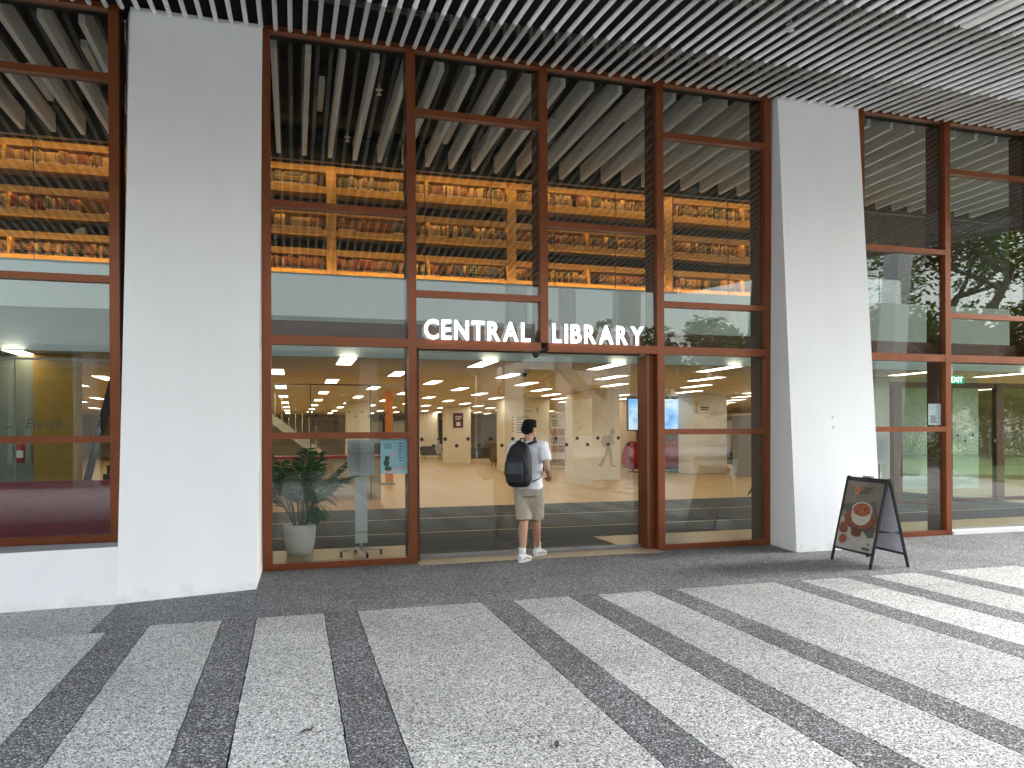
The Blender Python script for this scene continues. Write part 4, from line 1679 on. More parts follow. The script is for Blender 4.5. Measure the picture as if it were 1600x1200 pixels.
# ================================================================== BEHIND THE LEFT-HAND WINDOW
t = thing('maroon_screen', (-3, .8, 0), 'long maroon upholstered bench back behind the left window', 'bench')
bm = bmesh.new()
addbox(bm, -7.8, -1.9, .75, .92, .3, 1.03)
bmesh.ops.bevel(bm, geom=list(bm.edges), offset=.02, segments=2, affect='EDGES')
put('backrest', new_mesh('back', bm, M('maroon_vinyl', (.24, .012, .026), rough=.5, var=.15)), t)
box('seat', -7.8, -1.9, .925, 1.5, .3, .45, M('maroon_vinyl', (.24, .012, .026)), t)
box('plinth', -7.7, -2.0, .8, 1.4, 0, .298, BLACK, t)
GP = thing('lettered_partition', (-3.5, 4.0, 0), 'glass partition with italic Enrich lettering behind the left window', 'partition')
for a, b in ((-7.4, -5.6), (-5.6, -4.06), (-4.06, -2.72), (-2.72, -1.2)):
    box('pane', a + .008, b - .008, 4.0, 4.012, .02, 2.72, GLASS_IN, GP)
    box('joint', b - .006, b + .006, 3.995, 4.017, .02, 2.72, GALV, GP)
box('top_channel', -7.4, -1.2, 3.99, 4.02, 2.722, 2.75, GALV, GP)
put('lettering', textmesh('Enrich', .20, SIGNGREY, .002, .0, shear=.25), GP, (-3.93, 3.994, 1.68))
put('lettering', textmesh('p ...', .20, SIGNGREY, .002, .002), GP, (-4.36, 3.994, 1.68))
t = thing('yellow_column', (-3.85, 5.5, 0), 'yellow painted column behind the italic lettering', 'column')
box('shaft', -4.25, -3.6, 5.5, 5.9, 0.002, 2.962, M('yellow_paint', (.36, .205, .02), rough=.6, var=.12), t)
t = thing('yellow_panel', (-3.0, 8.2, 0), 'yellow wall panel above the dark stair behind the left window', 'wall panel')
box('panel', -3.2, -1.6, 8.4, 8.5, 1.35, 2.9, M('yellow_paint2', (.30, .15, .012), rough=.6, var=.12), t)
t = thing('pale_wall', (-6, 5.6, 0), 'pale grey-green wall left of the yellow column', 'wall')
box('face', -9, -4.26, 5.7, 5.8, 0.002, 2.962, M('pale_green_wall', (.22, .24, .18), rough=.7), t)
t = thing('dark_stair', (-3, 7, 0), 'dark stair with grey treads rising behind the left window', 'stair')
for k in range(8):
    box('step', -3.55, -1.4, 5.95 + .3 * k, 6.25 + .3 * k, .16 * k + .003, .16 * (k + 1), M('stair_dark', (.10, .09, .07), rough=.7), t)
    box('nosing', -3.55, -1.4, 5.94 + .3 * k, 5.97 + .3 * k, .16 * (k + 1) + .001, .16 * (k + 1) + .012, GALV, t)
bm = bmesh.new()
hexa(bm, [(-3.6, 5.7, .55), (-3.5, 5.7, .55), (-2.9, 5.72, 2.9), (-3.05, 5.72, 2.9)], [(-3.6, 5.8, .55), (-3.5, 5.8, .55), (-2.9, 5.82, 2.9), (-3.05, 5.82, 2.9)])
put('handrail', new_mesh('rail', bm, BLACK), t)
FX = thing('fire_extinguisher', (-4.46, 5.58, 1.10), 'red fire extinguisher hung on the wall behind the left window', 'extinguisher')
bm = bmesh.new()
lathe(bm, [(.0, 0), (.062, .005), (.065, .03), (.065, .27), (.055, .31), (.022, .33), (.022, .36), (0, .362)], 16)
put('cylinder', new_mesh('cyl', bm, M('ext_red', (.40, .02, .02), rough=.35)), FX, (0, 0, 0), True)
bm = bmesh.new()
tube(bm, [(0, 0, .35), (-.07, 0, .37), (-.10, -.02, .25), (-.09, -.02, .10)], .010, 8)
put('hose', new_mesh('hose', bm, BLACK), FX, (0, 0, 0), True)
put('band', boxmesh(.10, .004, .12, WHITE), FX, (0, -.064, .15), True)
put('bracket', boxmesh(.04, .055, .03, STEELD), FX, (0, .09, .2), True)
t = thing('safety_sign', (-3.93, 3.99, 1.52), 'small dark red and white safety plate below the italic lettering', 'sign')
box('plate', -3.99, -3.87, 3.988, 3.996, 1.46, 1.56, M('plate_red', (.16, .02, .03)), t)
box('pictogram', -3.975, -3.94, 3.985, 3.987, 1.475, 1.545, WHITE, t)
box('pictogram', -3.92, -3.885, 3.985, 3.987, 1.475, 1.545, WHITE, t)

# ================================================================== BEHIND THE RIGHT-HAND GLASS
t = thing('inner_doors', (14.8, 4.2, 0), 'inner glazed doors with brown frames seen at the right edge', 'door')
for k, x in enumerate((12.4, 13.75, 15.2, 16.7)):
    box('post', x - .11, x + .11, 4.1, 4.22, .0, 2.62, FRAME_IN, t)
for a, b in ((12.51, 13.64), (13.86, 15.09), (15.31, 16.59)):
    box('door_glass', a, b, 4.15, 4.165, .08, 2.5, glass('door_tint', (.80, .88, .84), .09) if 'door_tint' not in MATS else MATS['door_tint'], t)
    box('base', a, b, 4.12, 4.2, .0, .078, FRAME_IN, t)
    box('head', a, b, 4.12, 4.2, 2.502, 2.62, FRAME_IN, t)
    box('pull_handle', b - .25, b - .21, 4.08, 4.11, .95, 1.65, STEELD, t)
box('pale_wall', 12, 18, 7.2, 7.3, 0.002, 2.96, M('pale_green', (.52, .60, .56), rough=.7), LB)
t = thing('exit_sign', (12.28, 2.55, 2.5), 'green lit EXIT sign behind the far right door', 'sign')
box('case', 12.10, 12.46, 2.5, 2.55, 2.47, 2.63, emit('exit_green', (.01, .22, .12), .35), t)
put('lettering', textmesh('EXIT', .145, emit('exit_white', (.9, 1, .95), .5), .002, .002, align='CENTER'), t, (12.28, 2.495, 2.50))
box('bracket', 12.10, 12.2, 2.51, 2.54, 2.632, 2.80, WHITE, t)
t = thing('door_notice', (13.9, 1.0, 1.3), 'grey notice board on a stand behind the far right door', 'notice')
box('board', 12.3, 12.75, 1.0, 1.02, 1.42, 1.72, GALV, t)
box('sheet', 12.32, 12.73, .995, .999, 1.44, 1.70, M('notice_pale', (.5, .5, .46)), t)
box('leg', 12.51, 12.54, 1.022, 1.05, .0, 1.7, GALV, t)
box('foot', 12.35, 12.7, .9, 1.2, -.003, .012, GALV, t)

# ================================================================== PAVEMENT BOARD
AF = thing('pavement_board', (6.52, -1.68, 0), 'black framed A-board with a soup poster on the paving by the right pillar', 'sign board')
AFB = M('board_black', (.014, .015, .017), rough=.38, metal=.4)
DIRV = Vector((-.07, -.74, 0)).normalized()      # along the board, left to right as seen


def aframe():
    W, H = .74, 1.0
    apex = Vector((6.545, 0, H))
    for side, xf in ((-1, 6.27), (1, 6.80)):
        # leaning panel from the apex to the foot line
        u = DIRV
        ft = Vector((xf, -1.68, 0))
        ap = Vector((6.535 + side * .015, -1.68, H))
        upv = (ap - ft).normalized()
        nrm = upv.cross(u).normalized()
        if nrm.x * side < 0:
            nrm = -nrm
        L = (ap - ft).length

        def P(a, b, c=0.):
            return ft + u * a + upv * b + nrm * c - AF.location

        def slabq(bm, a0, a1, b0, b1, c0, c1):
            hexa(bm, [P(a0, b0, c0), P(a1, b0, c0), P(a1, b1, c0), P(a0, b1, c0)], [P(a0, b0, c1), P(a1, b0, c1), P(a1, b1, c1), P(a0, b1, c1)])
            bmesh.ops.recalc_face_normals(bm, faces=bm.faces)

        for s in (-1, 1):
            bm = bmesh.new()
            a = s * (W / 2 - .0125)
            slabq(bm, a - .0125, a + .0125, 0, L, -.012, .012)
            put('leg', new_mesh('leg', bm, AFB), AF, (0, 0, 0), True)
        for b in (.16, L - .025):
            bm = bmesh.new()
            slabq(bm, -W / 2 + .026, W / 2 - .026, b - .0125, b + .0125, -.011, .011)
            put('rail', new_mesh('rail', bm, AFB), AF, (0, 0, 0), True)
        if side < 0:
            bm = bmesh.new()
            slabq(bm, -W / 2 + .026, W / 2 - .026, .174, L - .039, -.004, .002)
            sh = put('poster', new_mesh('poster', bm, printmat('poster_taupe', [(.3, (.14, .11, .09)), (.5, (.20, .17, .145)), (.7, (.27, .24, .20))], (1, 1, 1), 2.2)), AF, (0, 0, 0), True)
            # printed picture, laid flat on the sheet (a: -.34 .. .34, b: .18 .. .98)
            lay = [.003]

            def disc(name, ca, cb, ra, rb, mat, n=28, half=None):
                lay[0] += .0006
                bm2 = bmesh.new()
                ks = range(n) if half is None else range(n // 2 + 1)
                pts = [P(ca + ra * math.cos(2 * math.pi * k / n), cb + (half or 1) * rb * math.sin(2 * math.pi * k / n), lay[0]) for k in ks]
                bm2.faces.new([bm2.verts.new(p) for p in pts])
                put(name, new_mesh(name, bm2, mat), sh, (0, 0, 0), True)

            def quad(name, pts, mat):
                lay[0] += .0006
                bm2 = bmesh.new()
                bm2.faces.new([bm2.verts.new(P(a, b, lay[0])) for a, b in pts])
                put(name, new_mesh(name, bm2, mat), sh, (0, 0, 0), True)

            cloth = M('print_cloth', (.42, .39, .36), rough=.4, var=.15, scale=9)
            woodp = M('print_wood', (.20, .055, .025), rough=.4, var=.4, scale=20)
            woodd = M('print_wood_dark', (.10, .03, .015), rough=.4, var=.4, scale=20)
            bowl = M('print_bowl', (.52, .47, .40), rough=.4, var=.06)
            soup = printmat('print_soup', [(.35, (.16, .02, .008)), (.5, (.30, .05, .012)), (.62, (.42, .15, .05)), (.72, (.20, .025, .012))], (1, 1, 1), 40)
            greyd = M('print_grey', (.07, .075, .075), rough=.4, var=.3)
            quad('cloth_print', [(-.343, .18), (.343, .18), (.343, .42), (-.343, .55)], cloth)
            quad('napkin_print', [(-.343, .70), (-.05, .74), (.05, .62), (-.20, .60), (-.343, .63)], greyd)
            quad('knife_print', [(.16, .76), (.22, .78), (.343, .56), (.343, .50)], greyd)
            quad('leaf_print', [(.10, .42), (.30, .48), (.32, .36), (.22, .34)], greyd)
            quad('stand_foot_print', [(-.13, .50), (.13, .50), (.09, .36), (-.09, .36)], woodd)
            disc('stand_foot_print', 0, .36, .09, .03, woodd)
            disc('stand_rim_print', .02, .535, .285, .125, woodd)
            disc('stand_top_print', .02, .55, .28, .12, woodp)
            disc('bowl_print', .03, .60, .18, .13, bowl)
            disc('bowl_rim_print', .03, .655, .185, .095, bowl)
            disc('soup_print', .03, .655, .16, .078, soup)
            disc('bread_print', -.25, .42, .08, .07, soup)
            disc('bread_print', -.24, .40, .085, .05, woodp)
            disc('bread_print', -.22, .28, .065, .055, soup)
            disc('logo_print', -.11, .885, .052, .052, M('print_orange', (.62, .26, .05), rough=.4))
            for k in range(4):
                a = math.pi / 4 + k * math.pi / 2
                disc('logo_petal_print', -.11 + .026 * math.cos(a), .885 + .026 * math.sin(a), .018, .018, M('print_deep_orange', (.42, .12, .03), rough=.4), 12)
            disc('stamp_print', .26, .27, .018, .018, M('print_red', (.35, .06, .05)), 12)
            quad('footer_print', [(.17, .20), (.30, .20), (.30, .225), (.17, .225)], greyd)
            for k in range(22):
                rr = random.Random(k)
                disc('crumb_print', rr.uniform(-.3, .3), rr.uniform(.19, .36), .006, .005, woodd, 6)
            # lettering of the maker's name
            for txt, ca, cb in (('Soup', .02, .895), ('Spoon', -.04, .845)):
                me = textmesh(txt, .066, M('print_text', (.03, .025, .02), rough=.5), .0, .0005, shear=.25)
                lay[0] += .0005
                for v in me.vertices:
                    v.co = P(ca + v.co.x, cb + v.co.z, lay[0])
                put('lettering', me, sh, (0, 0, 0), True)
        else:
            bm = bmesh.new()
            slabq(bm, -W / 2 + .026, W / 2 - .026, .174, L - .039, -.004, .002)
            put('back_sheet', new_mesh('back', bm, M('sheet_white', (.72, .72, .78), rough=.5)), AF, (0, 0, 0), True)
    # hinge bar, handle, side stays
    bm = bmesh.new()
    c = Vector((6.535, -1.68, 1.0)) - AF.location
    for s in (-1, 1):
        p = c + DIRV * (s * .36)
        tube(bm, [p - DIRV * .02, p + DIRV * .02], .02, 10)
    tube(bm, [c - DIRV * .37, c + DIRV * .37], .011, 8)
    put('hinge_bar', new_mesh('hinge', bm, AFB), AF, (0, 0, 0), True)
    bm = bmesh.new()
    addbox(bm, c.x - .02, c.x + .02, c.y - .07, c.y + .07, c.z + .008, c.z + .03)
    put('handle', new_mesh('handle', bm, GALV), AF, (0, 0, 0), True)
    for s in (-1, 1):
        p = DIRV * (s * .352)
        bm = bmesh.new()
        a = Vector((6.27 + .265 * .42, -1.68, .42)) - AF.location + p
        b = Vector((6.80 - .265 * .42, -1.68, .40)) - AF.location + p
        tube(bm, [a, b], .012, 6)
        put('stay', new_mesh('stay', bm, AFB), AF, (0, 0, 0), True)


aframe()

# fallen leaves
for x, y, rz_, lbl in ((.06, -5.0, .4, 'brown fallen leaf on the pale slab left of the middle'), (1.25, -5.55, 1.2, 'curled brown leaf on the wide pale slab in the foreground')):
    bm = bmesh.new()
    vs2 = [bm.verts.new(p) for p in ((-.035, 0, .004), (-.01, .012, .014), (.02, .010, .010), (.04, 0, .018), (.015, -.012, .006), (-.015, -.010, .012))]
    bm.faces.new(vs2)
    bmesh.ops.triangulate(bm, faces=bm.faces)
    bmesh.ops.solidify(bm, geom=bm.faces, thickness=.001)
    o = put('fallen_leaf', new_mesh('leaf', bm, M('dead_leaf', (.06, .03, .015), rough=.8)), None, (x, y, .001))
    o.rotation_euler = (0, 0, rz_)
    props(o, lbl, 'leaf')

# ================================================================== PERSON
SKIN = M('skin', (.50, .27, .17), rough=.5, var=.05, scale=20)
SHIRT = M('white_cotton', (.88, .88, .90), rough=.85, var=.04, scale=18, bump=.5, bscale=14)
SHORTS = M('khaki_cotton', (.45, .38, .29), rough=.9, var=.08, scale=14, bump=.6, bscale=16)
HAIR = M('black_hair', (.005, .0045, .0045), rough=.75, spec=.2, var=.3, scale=60, bump=.8, bscale=120)
SHOE = M('white_trainer', (.74, .74, .74), rough=.55, var=.08, scale=40)
SOCK = M('white_sock', (.78, .78, .76), rough=.9)
BAG = M('black_nylon', (.007, .007, .009), rough=.6, var=.25, scale=30, bump=.3, bscale=90)
FACE = rad(-44)
PX, PY = 2.77, -.26
PS = thing('person', (PX, PY, 0), 'young man in white T-shirt and khaki shorts walking to the glass door', 'person', None, FACE)
V = Vector
# joints (local: faces +Y, right hand +X)
hipL, kneeL, ankL = V((-.09, -.01, .88)), V((-.06, -.02, .485)), V((-.03, -.13, .10))
hipR, kneeR, ankR = V((.09, .01, .88)), V((.015, .17, .50)), V((-.055, .34, .105))
shR, elR, wrR = V((.205, -.01, 1.395)), V((.275, -.06, 1.13)), V((.215, .16, 1.02))
shL, elL, wrL = V((-.205, -.01, 1.395)), V((-.275, .0, 1.13)), V((-.17, .20, 1.04))
bm = bmesh.new()
tube(bm, [(0, 0, .84), (0, 0, .92), (0, .0, 1.04), (0, .01, 1.20), (0, 0, 1.34), (0, -.01, 1.42), (0, -.01, 1.46)],
     [(.13, .10), (.165, .115), (.15, .10), (.165, .11), (.185, .11), (.13, .085), (.065, .06)], 16)
for h, k, a, s in ((hipL, kneeL, ankL, -1), (hipR, kneeR, ankR, 1)):
    tube(bm, [h + V((0, 0, .03)), h.lerp(k, .4), k + V((0, 0, .05)), k, k.lerp(a, .3) + V((0, -.018, 0)), k.lerp(a, .7), a, a - V((0, 0, .04))],
         [.095, .082, .060, .056, .060, .044, .036, .036], 12)
for sh, el, wr in ((shR, elR, wrR), (shL, elL, wrL)):
    tube(bm, [sh, sh.lerp(el, .5), el, el.lerp(wr, .35), wr], [.058, .048, .039, .040, .027], 10)
    ellipsoid(bm, sh, (.06, .06, .065))
tube(bm, [(0, -.01, 1.42), (0, .0, 1.50), (0, .015, 1.56)], [.062, .054, .055], 12)
# head turned a little to the right
HC = V((.006, .02, 1.605))
hr = Matrix.Rotation(rad(-14), 3, 'Z')


def hp(x, y, z):
    return HC + hr @ V((x, y, z))


ellipsoid(bm, hp(0, 0, .015), (.076, .095, .105), 18, 12)
ellipsoid(bm, hp(0, .035, -.055), (.055, .055, .055))
tube(bm, [hp(0, .085, .02), hp(0, .112, -.018), hp(0, .09, -.03)], [.008, .016, .010], 8)
for s in (-1, 1):
    ellipsoid(bm, hp(s * .078, -.008, -.005), (.012, .024, .034), 8, 6)
    ellipsoid(bm, hp(s * .03, .088, .012), (.014, .008, .008), 8, 6)
ellipsoid(bm, hp(0, .088, -.055), (.024, .01, .008), 8, 6)


def hand(bm, wr, fwd, sidev, upv, s):
    """palm, four bent fingers of different length and a thumb leaving the side of the palm"""
    fwd, sidev, upv = fwd.normalized(), sidev.normalized(), upv.normalized()
    tube(bm, [wr - fwd * .01, wr + fwd * .04, wr + fwd * .085], [(.026, .018), (.036, .016), (.038, .014)], 10)
    for k, (o, L) in enumerate(((-.028, .066), (-.009, .074), (.010, .070), (.028, .055))):
        b = wr + fwd * .08 + sidev * o
        p1 = b + fwd * L * .5 - upv * .006
        p2 = p1 + fwd * L * .28 - upv * L * .30
        p3 = p2 + fwd * L * .02 - upv * L * .30
        tube(bm, [b, p1, p2, p3], [.0095, .009, .0085, .007], 7)
    b = wr + fwd * .035 - sidev * .03 * s
    tube(bm, [b, b + fwd * .03 - sidev * .022 * s - upv * .01, b + fwd * .058 - sidev * .020 * s - upv * .02], [.012, .010, .0085], 7)


hand(bm, wrR, V((-.55, .75, -.12)), V((.75, .55, 0)), V((0, .1, 1)), 1)
hand(bm, wrL, V((.55, .75, -.05)), V((.75, -.55, 0)), V((0, .1, 1)), -1)
# feet inside the shoes
for a, dirv in ((ankL, V((.05, 1, 0))), (ankR, V((.12, 1, 0)))):
    d = dirv.normalized()
    tube(bm, [a - d * .04 - V((0, 0, .02)), a + d * .05 - V((0, 0, .045)), a + d * .13 - V((0, 0, .06))], [.035, .036, .028], 8)
put('body', remesh(bm, SKIN, .0075, 3), PS, (0, 0, 0), True)
# hair: full at the crown, tapered to the nape
bm = bmesh.new()
ellipsoid(bm, hp(0, -.014, .048), (.086, .100, .084), 20, 14)
ellipsoid(bm, hp(0, -.045, .01), (.082, .070, .075), 16, 10)
ellipsoid(bm, hp(0, .035, .088), (.062, .055, .040), 14, 10)
tube(bm, [hp(0, -.075, .0), hp(0, -.072, -.045)], [(.055, .025), (.045, .012)], 10)
hm = remesh(bm, HAIR, .009, 2)
for v in hm.vertices:
    v.co += v.normal * (.009 * noise.noise(v.co * 38) + .004 * noise.noise(v.co * 110))
put('hair', hm, PS, (0, 0, 0), True)
# T-shirt
bm = bmesh.new()
tube(bm, [(0, -.005, .87), (0, .0, .93), (0, .005, 1.06), (0, .01, 1.20), (0, 0, 1.34), (0, -.01, 1.42), (0, -.01, 1.468)],
     [(.182, .134), (.180, .132), (.172, .124), (.184, .126), (.200, .124), (.142, .096), (.078, .07)], 20)
for sh, el in ((shR, elR), (shL, elL)):
    tube(bm, [V((sh.x * .5, sh.y, 1.405)), sh + V((0, 0, .012)), sh.lerp(el, .35), sh.lerp(el, .66)], [.075, .074, .072, .074], 14)
sm = remesh(bm, SHIRT, .011, 5)
for v in sm.vertices:
    v.co += v.normal * (.007 * noise.noise(V((v.co.x * 9, v.co.y * 9, v.co.z * 15 + v.co.x * 12))))
put('t_shirt', sm, PS, (0, 0, 0), True)
# shorts
bm = bmesh.new()
tube(bm, [(0, 0, .79), (0, 0, .86), (0, 0, .95)], [(.15, .12), (.180, .130), (.168, .122)], 20)
for h, k in ((hipL, kneeL), (hipR, kneeR)):
    tube(bm, [h + V((0, 0, .03)), h.lerp(k, .35), h.lerp(k, .75), k + V((0, -.005, .012))], [.108, .106, .100, .098], 16)
sm = remesh(bm, SHORTS, .010, 4)
for v in sm.vertices:
    v.co += v.normal * (.008 * noise.noise(V((v.co.x * 14, v.co.y * 14, v.co.z * 6 + v.co.x * 8))))
put('shorts', sm, PS, (0, 0, 0), True)
# socks and trainers
for a, dirv, hl in ((ankL, V((.05, 1, 0)), .012), (ankR, V((.12, 1, 0)), .0)):
    d = dirv.normalized()
    sd_ = V((d.y, -d.x, 0))
    bm = bmesh.new()
    tube(bm, [a - V((0, 0, .035)), a + V((0, 0, .02)), a + V((0, -.005, .075))], [.043, .043, .045], 14)
    put('sock', new_mesh('sock', bm, SOCK), PS, (0, 0, 0), True)
    f0 = V((a.x, a.y, 0))
    bm = bmesh.new()
    ths = [(-.075, .030, .045, .055), (-.04, .040, .05, .075), (.03, .041, .045, .075), (.09, .047, .035, .055), (.15, .046, .028, .038), (.195, .028, .022, .022)]
    tube(bm, [f0 + d * y + V((0, 0, zc_ + .012)) for y, wv, zc_, hz in ths], [(wv, hz * .6) for y, wv, zc_, hz in ths], 14)
    tube(bm, [a + V((0, 0, -.04)), a + V((0, -.004, .004))], [.046, .046], 14)
    sh_ = put('shoe', remesh(bm, SHOE, .007, 3), PS, (0, 0, 0), True)
    bm = bmesh.new()
    prof = []
    for k in range(24):
        q = 2 * math.pi * k / 24
        yy = .06 + .145 * math.sin(q)
        ww = .047 * math.cos(q) * (1.05 if math.sin(q) > 0 else .86)
        prof.append((yy, ww))
    hexa(bm, [f0 + d * y + sd_ * wv + V((0, 0, .0)) for y, wv in prof], [f0 + d * y + sd_ * wv * 1.04 + V((0, 0, .024)) for y, wv in prof])
    bmesh.ops.recalc_face_normals(bm, faces=bm.faces)
    put('sole', new_mesh('sole', bm, M('sole_white', (.66, .66, .66), rough=.6)), sh_, (0, 0, 0), True)
    bm = bmesh.new()
    for s in (-1, 1):
        tube(bm, [f0 + d * .10 + sd_ * s * .047 + V((0, 0, .03)), f0 + d * .05 + sd_ * s * .049 + V((0, 0, .055)), f0 - d * .03 + sd_ * s * .045 + V((0, 0, .04))], .005, 6)
    put('stripe', new_mesh('stripe', bm, M('shoe_grey', (.35, .35, .36), rough=.6)), sh_, (0, 0, 0), True)

# backpack: worn, a thing of its own
BP = thing('backpack', (PX, PY, 1.18), 'bulky black backpack on the back of the walking man', 'backpack', None, FACE)
bm = bmesh.new()
tube(bm, [(-.015, -.235, .925 - 1.18), (-.015, -.245, .99 - 1.18), (-.015, -.255, 1.12 - 1.18), (-.01, -.245, 1.28 - 1.18), (-.005, -.22, 1.39 - 1.18), (0, -.19, 1.455 - 1.18)],
     [(.13, .075), (.165, .115), (.172, .125), (.160, .115), (.125, .085), (.05, .03)], 20)
bmn = remesh(bm, BAG, .011, 5)
put('main_sack', bmn, BP, (0, 0, 0), True)
bm = bmesh.new()
tube(bm, [(-.02, -.345, -.20), (-.02, -.372, -.10), (-.02, -.372, .02), (-.015, -.345, .10)], [(.10, .03), (.125, .035), (.12, .032), (.08, .018)], 16)
put('front_pocket', remesh(bm, M('dark_nylon', (.022, .023, .027), rough=.45, var=.2), .010, 4), BP, (0, 0, 0), True)
for s in (-1, 1):
    bm = bmesh.new()
    tube(bm, [(s * .07, -.15, .25), (s * .115, -.05, .282), (s * .125, .06, .245), (s * .135, .135, .12), (s * .15, .10, -.06), (s * .165, -.03, -.17), (s * .13, -.16, -.20)],
         [(.030, .010), (.032, .012), (.032, .012), (.030, .010), (.018, .008), (.014, .006), (.014, .006)], 10)
    put('strap', new_mesh('strap', bm, BAG), BP, (0, 0, 0), True)
bm = bmesh.new()
tube(bm, [(-.035, -.16, .275), (-.03, -.17, .315), (.03, -.17, .315), (.035, -.16, .275)], .009, 8)
put('grab_loop', new_mesh('loop', bm, BAG), BP, (0, 0, 0), True)
bm = bmesh.new()
for k in range(13):
    pass
tube(bm, [(-.15, -.30, -.12), (-.14, -.325, .05), (-.09, -.32, .16), (.06, -.32, .17), (.12, -.325, .06), (.135, -.31, -.10)], .005, 6)
put('zip', new_mesh('zip', bm, M('zip_grey', (.07, .07, .075), rough=.35, metal=.5)), BP, (0, 0, 0), True)
KC = thing('plush_charm', (PX + .225, PY - .03, 1.27), 'small green and white plush charm hanging from the backpack', 'charm', None, FACE)
bm = bmesh.new()
ellipsoid(bm, (0, -.05, -.02), (.032, .03, .04))
ellipsoid(bm, (.0, -.05, .035), (.028, .026, .026))
put('body', new_mesh('charm', bm, M('plush_green', (.22, .32, .20), rough=.95)), KC, (0, 0, 0), True)
bm = bmesh.new()
ellipsoid(bm, (.0, -.078, -.02), (.018, .010, .024))
ellipsoid(bm, (-.03, -.05, .06), (.014, .014, .014))
put('belly', new_mesh('charm', bm, M('plush_white', (.65, .65, .62), rough=.95)), KC, (0, 0, 0), True)
bm = bmesh.new()
tube(bm, [(0, -.05, .06), (-.02, -.06, .11)], .003, 6)
put('cord', new_mesh('cord', bm, GALV), KC, (0, 0, 0), True)

# ================================================================== SURROUNDINGS MIRRORED IN THE GLASS
# free-standing white pillars out on the forecourt
for k, (x, y, lean, lbl) in enumerate(((15.2, -7.0, -.5, 'slim white leaning pillar out on the forecourt, mirrored in the right panes'),
                                       (9.0, -10.0, -.3, 'slim white pillar mirrored above the word LIBRARY'))):
    bm = bmesh.new()
    zt = 6.2
    hexa(bm, [(x + lean - .22, y - .3, 0), (x + lean + .22, y - .3, 0), (x + lean + .22, y + .3, 0), (x + lean - .22, y + .3, 0)],
         [(x - .22, y - .25, zt), (x + .22, y - .25, zt), (x + .22, y + .25, zt), (x - .22, y + .25, zt)])
    o = put('outer_pillar', new_mesh('outer_pillar', bm, PAINT))
    props(o, lbl, 'pillar')
# neighbouring block across the forecourt: open undercroft, banded windows, outside stair at its right end
CONC = M('grey_concrete', (.34, .34, .33), rough=.8, var=.12, scale=.8, bump=.2, bscale=12)
NB = thing('neighbouring_block', (-6, -20, 0), 'grey block with dark undercroft across the forecourt, mirrored behind the bookcases', 'building')
for k in range(9):
    x = -27 + 4.2 * k
    box('undercroft_column', x - .3, x + .3, -16.6, -16.0, 0.002, 4.2, CONC, NB)
box('undercroft_back', -28, 8, -24.2, -24, 0.002, 4.2, M('undercroft_dark', (.10, .09, .08), rough=.8), NB)
box('upper_floor', -28, 8, -24, -15.6, 4.202, 5.3, CONC, NB)
for a, b in ((8.3, 9.1), (10.6, 11.2), (13.0, 13.8)):
    box('stair_tower_wall', a, b, -20.4, -20, 0.002, 9, PAINT, NB)
box('tower_beam', 9.11, 10.59, -20.38, -20.02, 4.2, 4.8, PAINT, NB)
box('tower_beam', 11.21, 12.99, -20.38, -20.02, 3.6, 4.2, PAINT, NB)
bm = bmesh.new()
hexa(bm, [(10.3, -19.6, 4.2), (14.6, -19.6, .1), (14.6, -19.2, .1), (10.3, -19.2, 4.2)], [(10.3, -19.6, 4.8), (14.6, -19.6, .7), (14.6, -19.2, .7), (10.3, -19.2, 4.8)])
put('stair_stringer', new_mesh('stringer', bm, CONC), NB)
for k in range(22):
    box('baluster', 10.4 + .2 * k, 10.43 + .2 * k, -19.2, -19.17, 4.8 - .19 * k, 5.8 - .19 * k, GALV, NB)
bm = bmesh.new()
tube(bm, [(10.3, -19.18, 5.85), (14.7, -19.18, 1.68)], .035, 8)
put('handrail', new_mesh('rail', bm, GALV), NB)


def tree(x, y, H, spread, nl, label, lm, seed, trunk=.35, crown0=.35, leaf=.16):
    r = random.Random(seed)
    t = thing('tree', (x, y, 0), label, 'tree', 'trees across the lawn')
    bm = bmesh.new()
    bl = bmesh.new()
    tips = []

    def grow(p, d, L, rad_, depth):
        pts, rr = [p.copy()], [rad_]
        n = 5
        for k in range(n):
            d = (d + V((r.uniform(-.22, .22), r.uniform(-.22, .22), r.uniform(-.08, .16)))).normalized()
            p = p + d * (L / n)
            pts.append(p.copy())
            rr.append(rad_ * (1 - .45 * (k + 1) / n))
            if depth >= 2:
                tips.append((p.copy(), depth))
        tube(bm, pts, rr, 7 if depth < 2 else 5)
        if depth < 4:
            for q in range(3 if depth < 3 else 2):
                a = r.uniform(0, 2 * math.pi)
                sp = V((math.cos(a), math.sin(a), r.uniform(.05, .55) if depth else .35))
                nd = (d * .55 + sp * spread).normalized()
                grow(pts[-1 - (q % 2)], nd, L * r.uniform(.55, .78), rr[-1] * .8, depth + 1)

    grow(V((0, 0, -.1)), V((r.uniform(-.1, .1), r.uniform(-.1, .1), 1)), H * crown0, trunk, 0)
    per = max(3, nl // max(1, len(tips)))
    for p, dep in tips:
        for q in range(per):
            c = p + V((r.gauss(0, .45), r.gauss(0, .45), r.gauss(0, .28)))
            a, b = r.uniform(0, 6.28), r.uniform(-.7, .7)
            u = V((math.cos(a), math.sin(a), b)).normalized() * leaf * r.uniform(.6, 1.3)
            w_ = V((-math.sin(a), math.cos(a), r.uniform(-.6, .6))).normalized() * leaf * .5
            bl.faces.new([bl.verts.new(c + s) for s in (-u, w_, u, -w_)])
    put('trunk', new_mesh('trunk', bm, BARK), t, (0, 0, 0), True)
    put('crown', new_mesh('crown', bl, lm), t, (0, 0, 0), True)


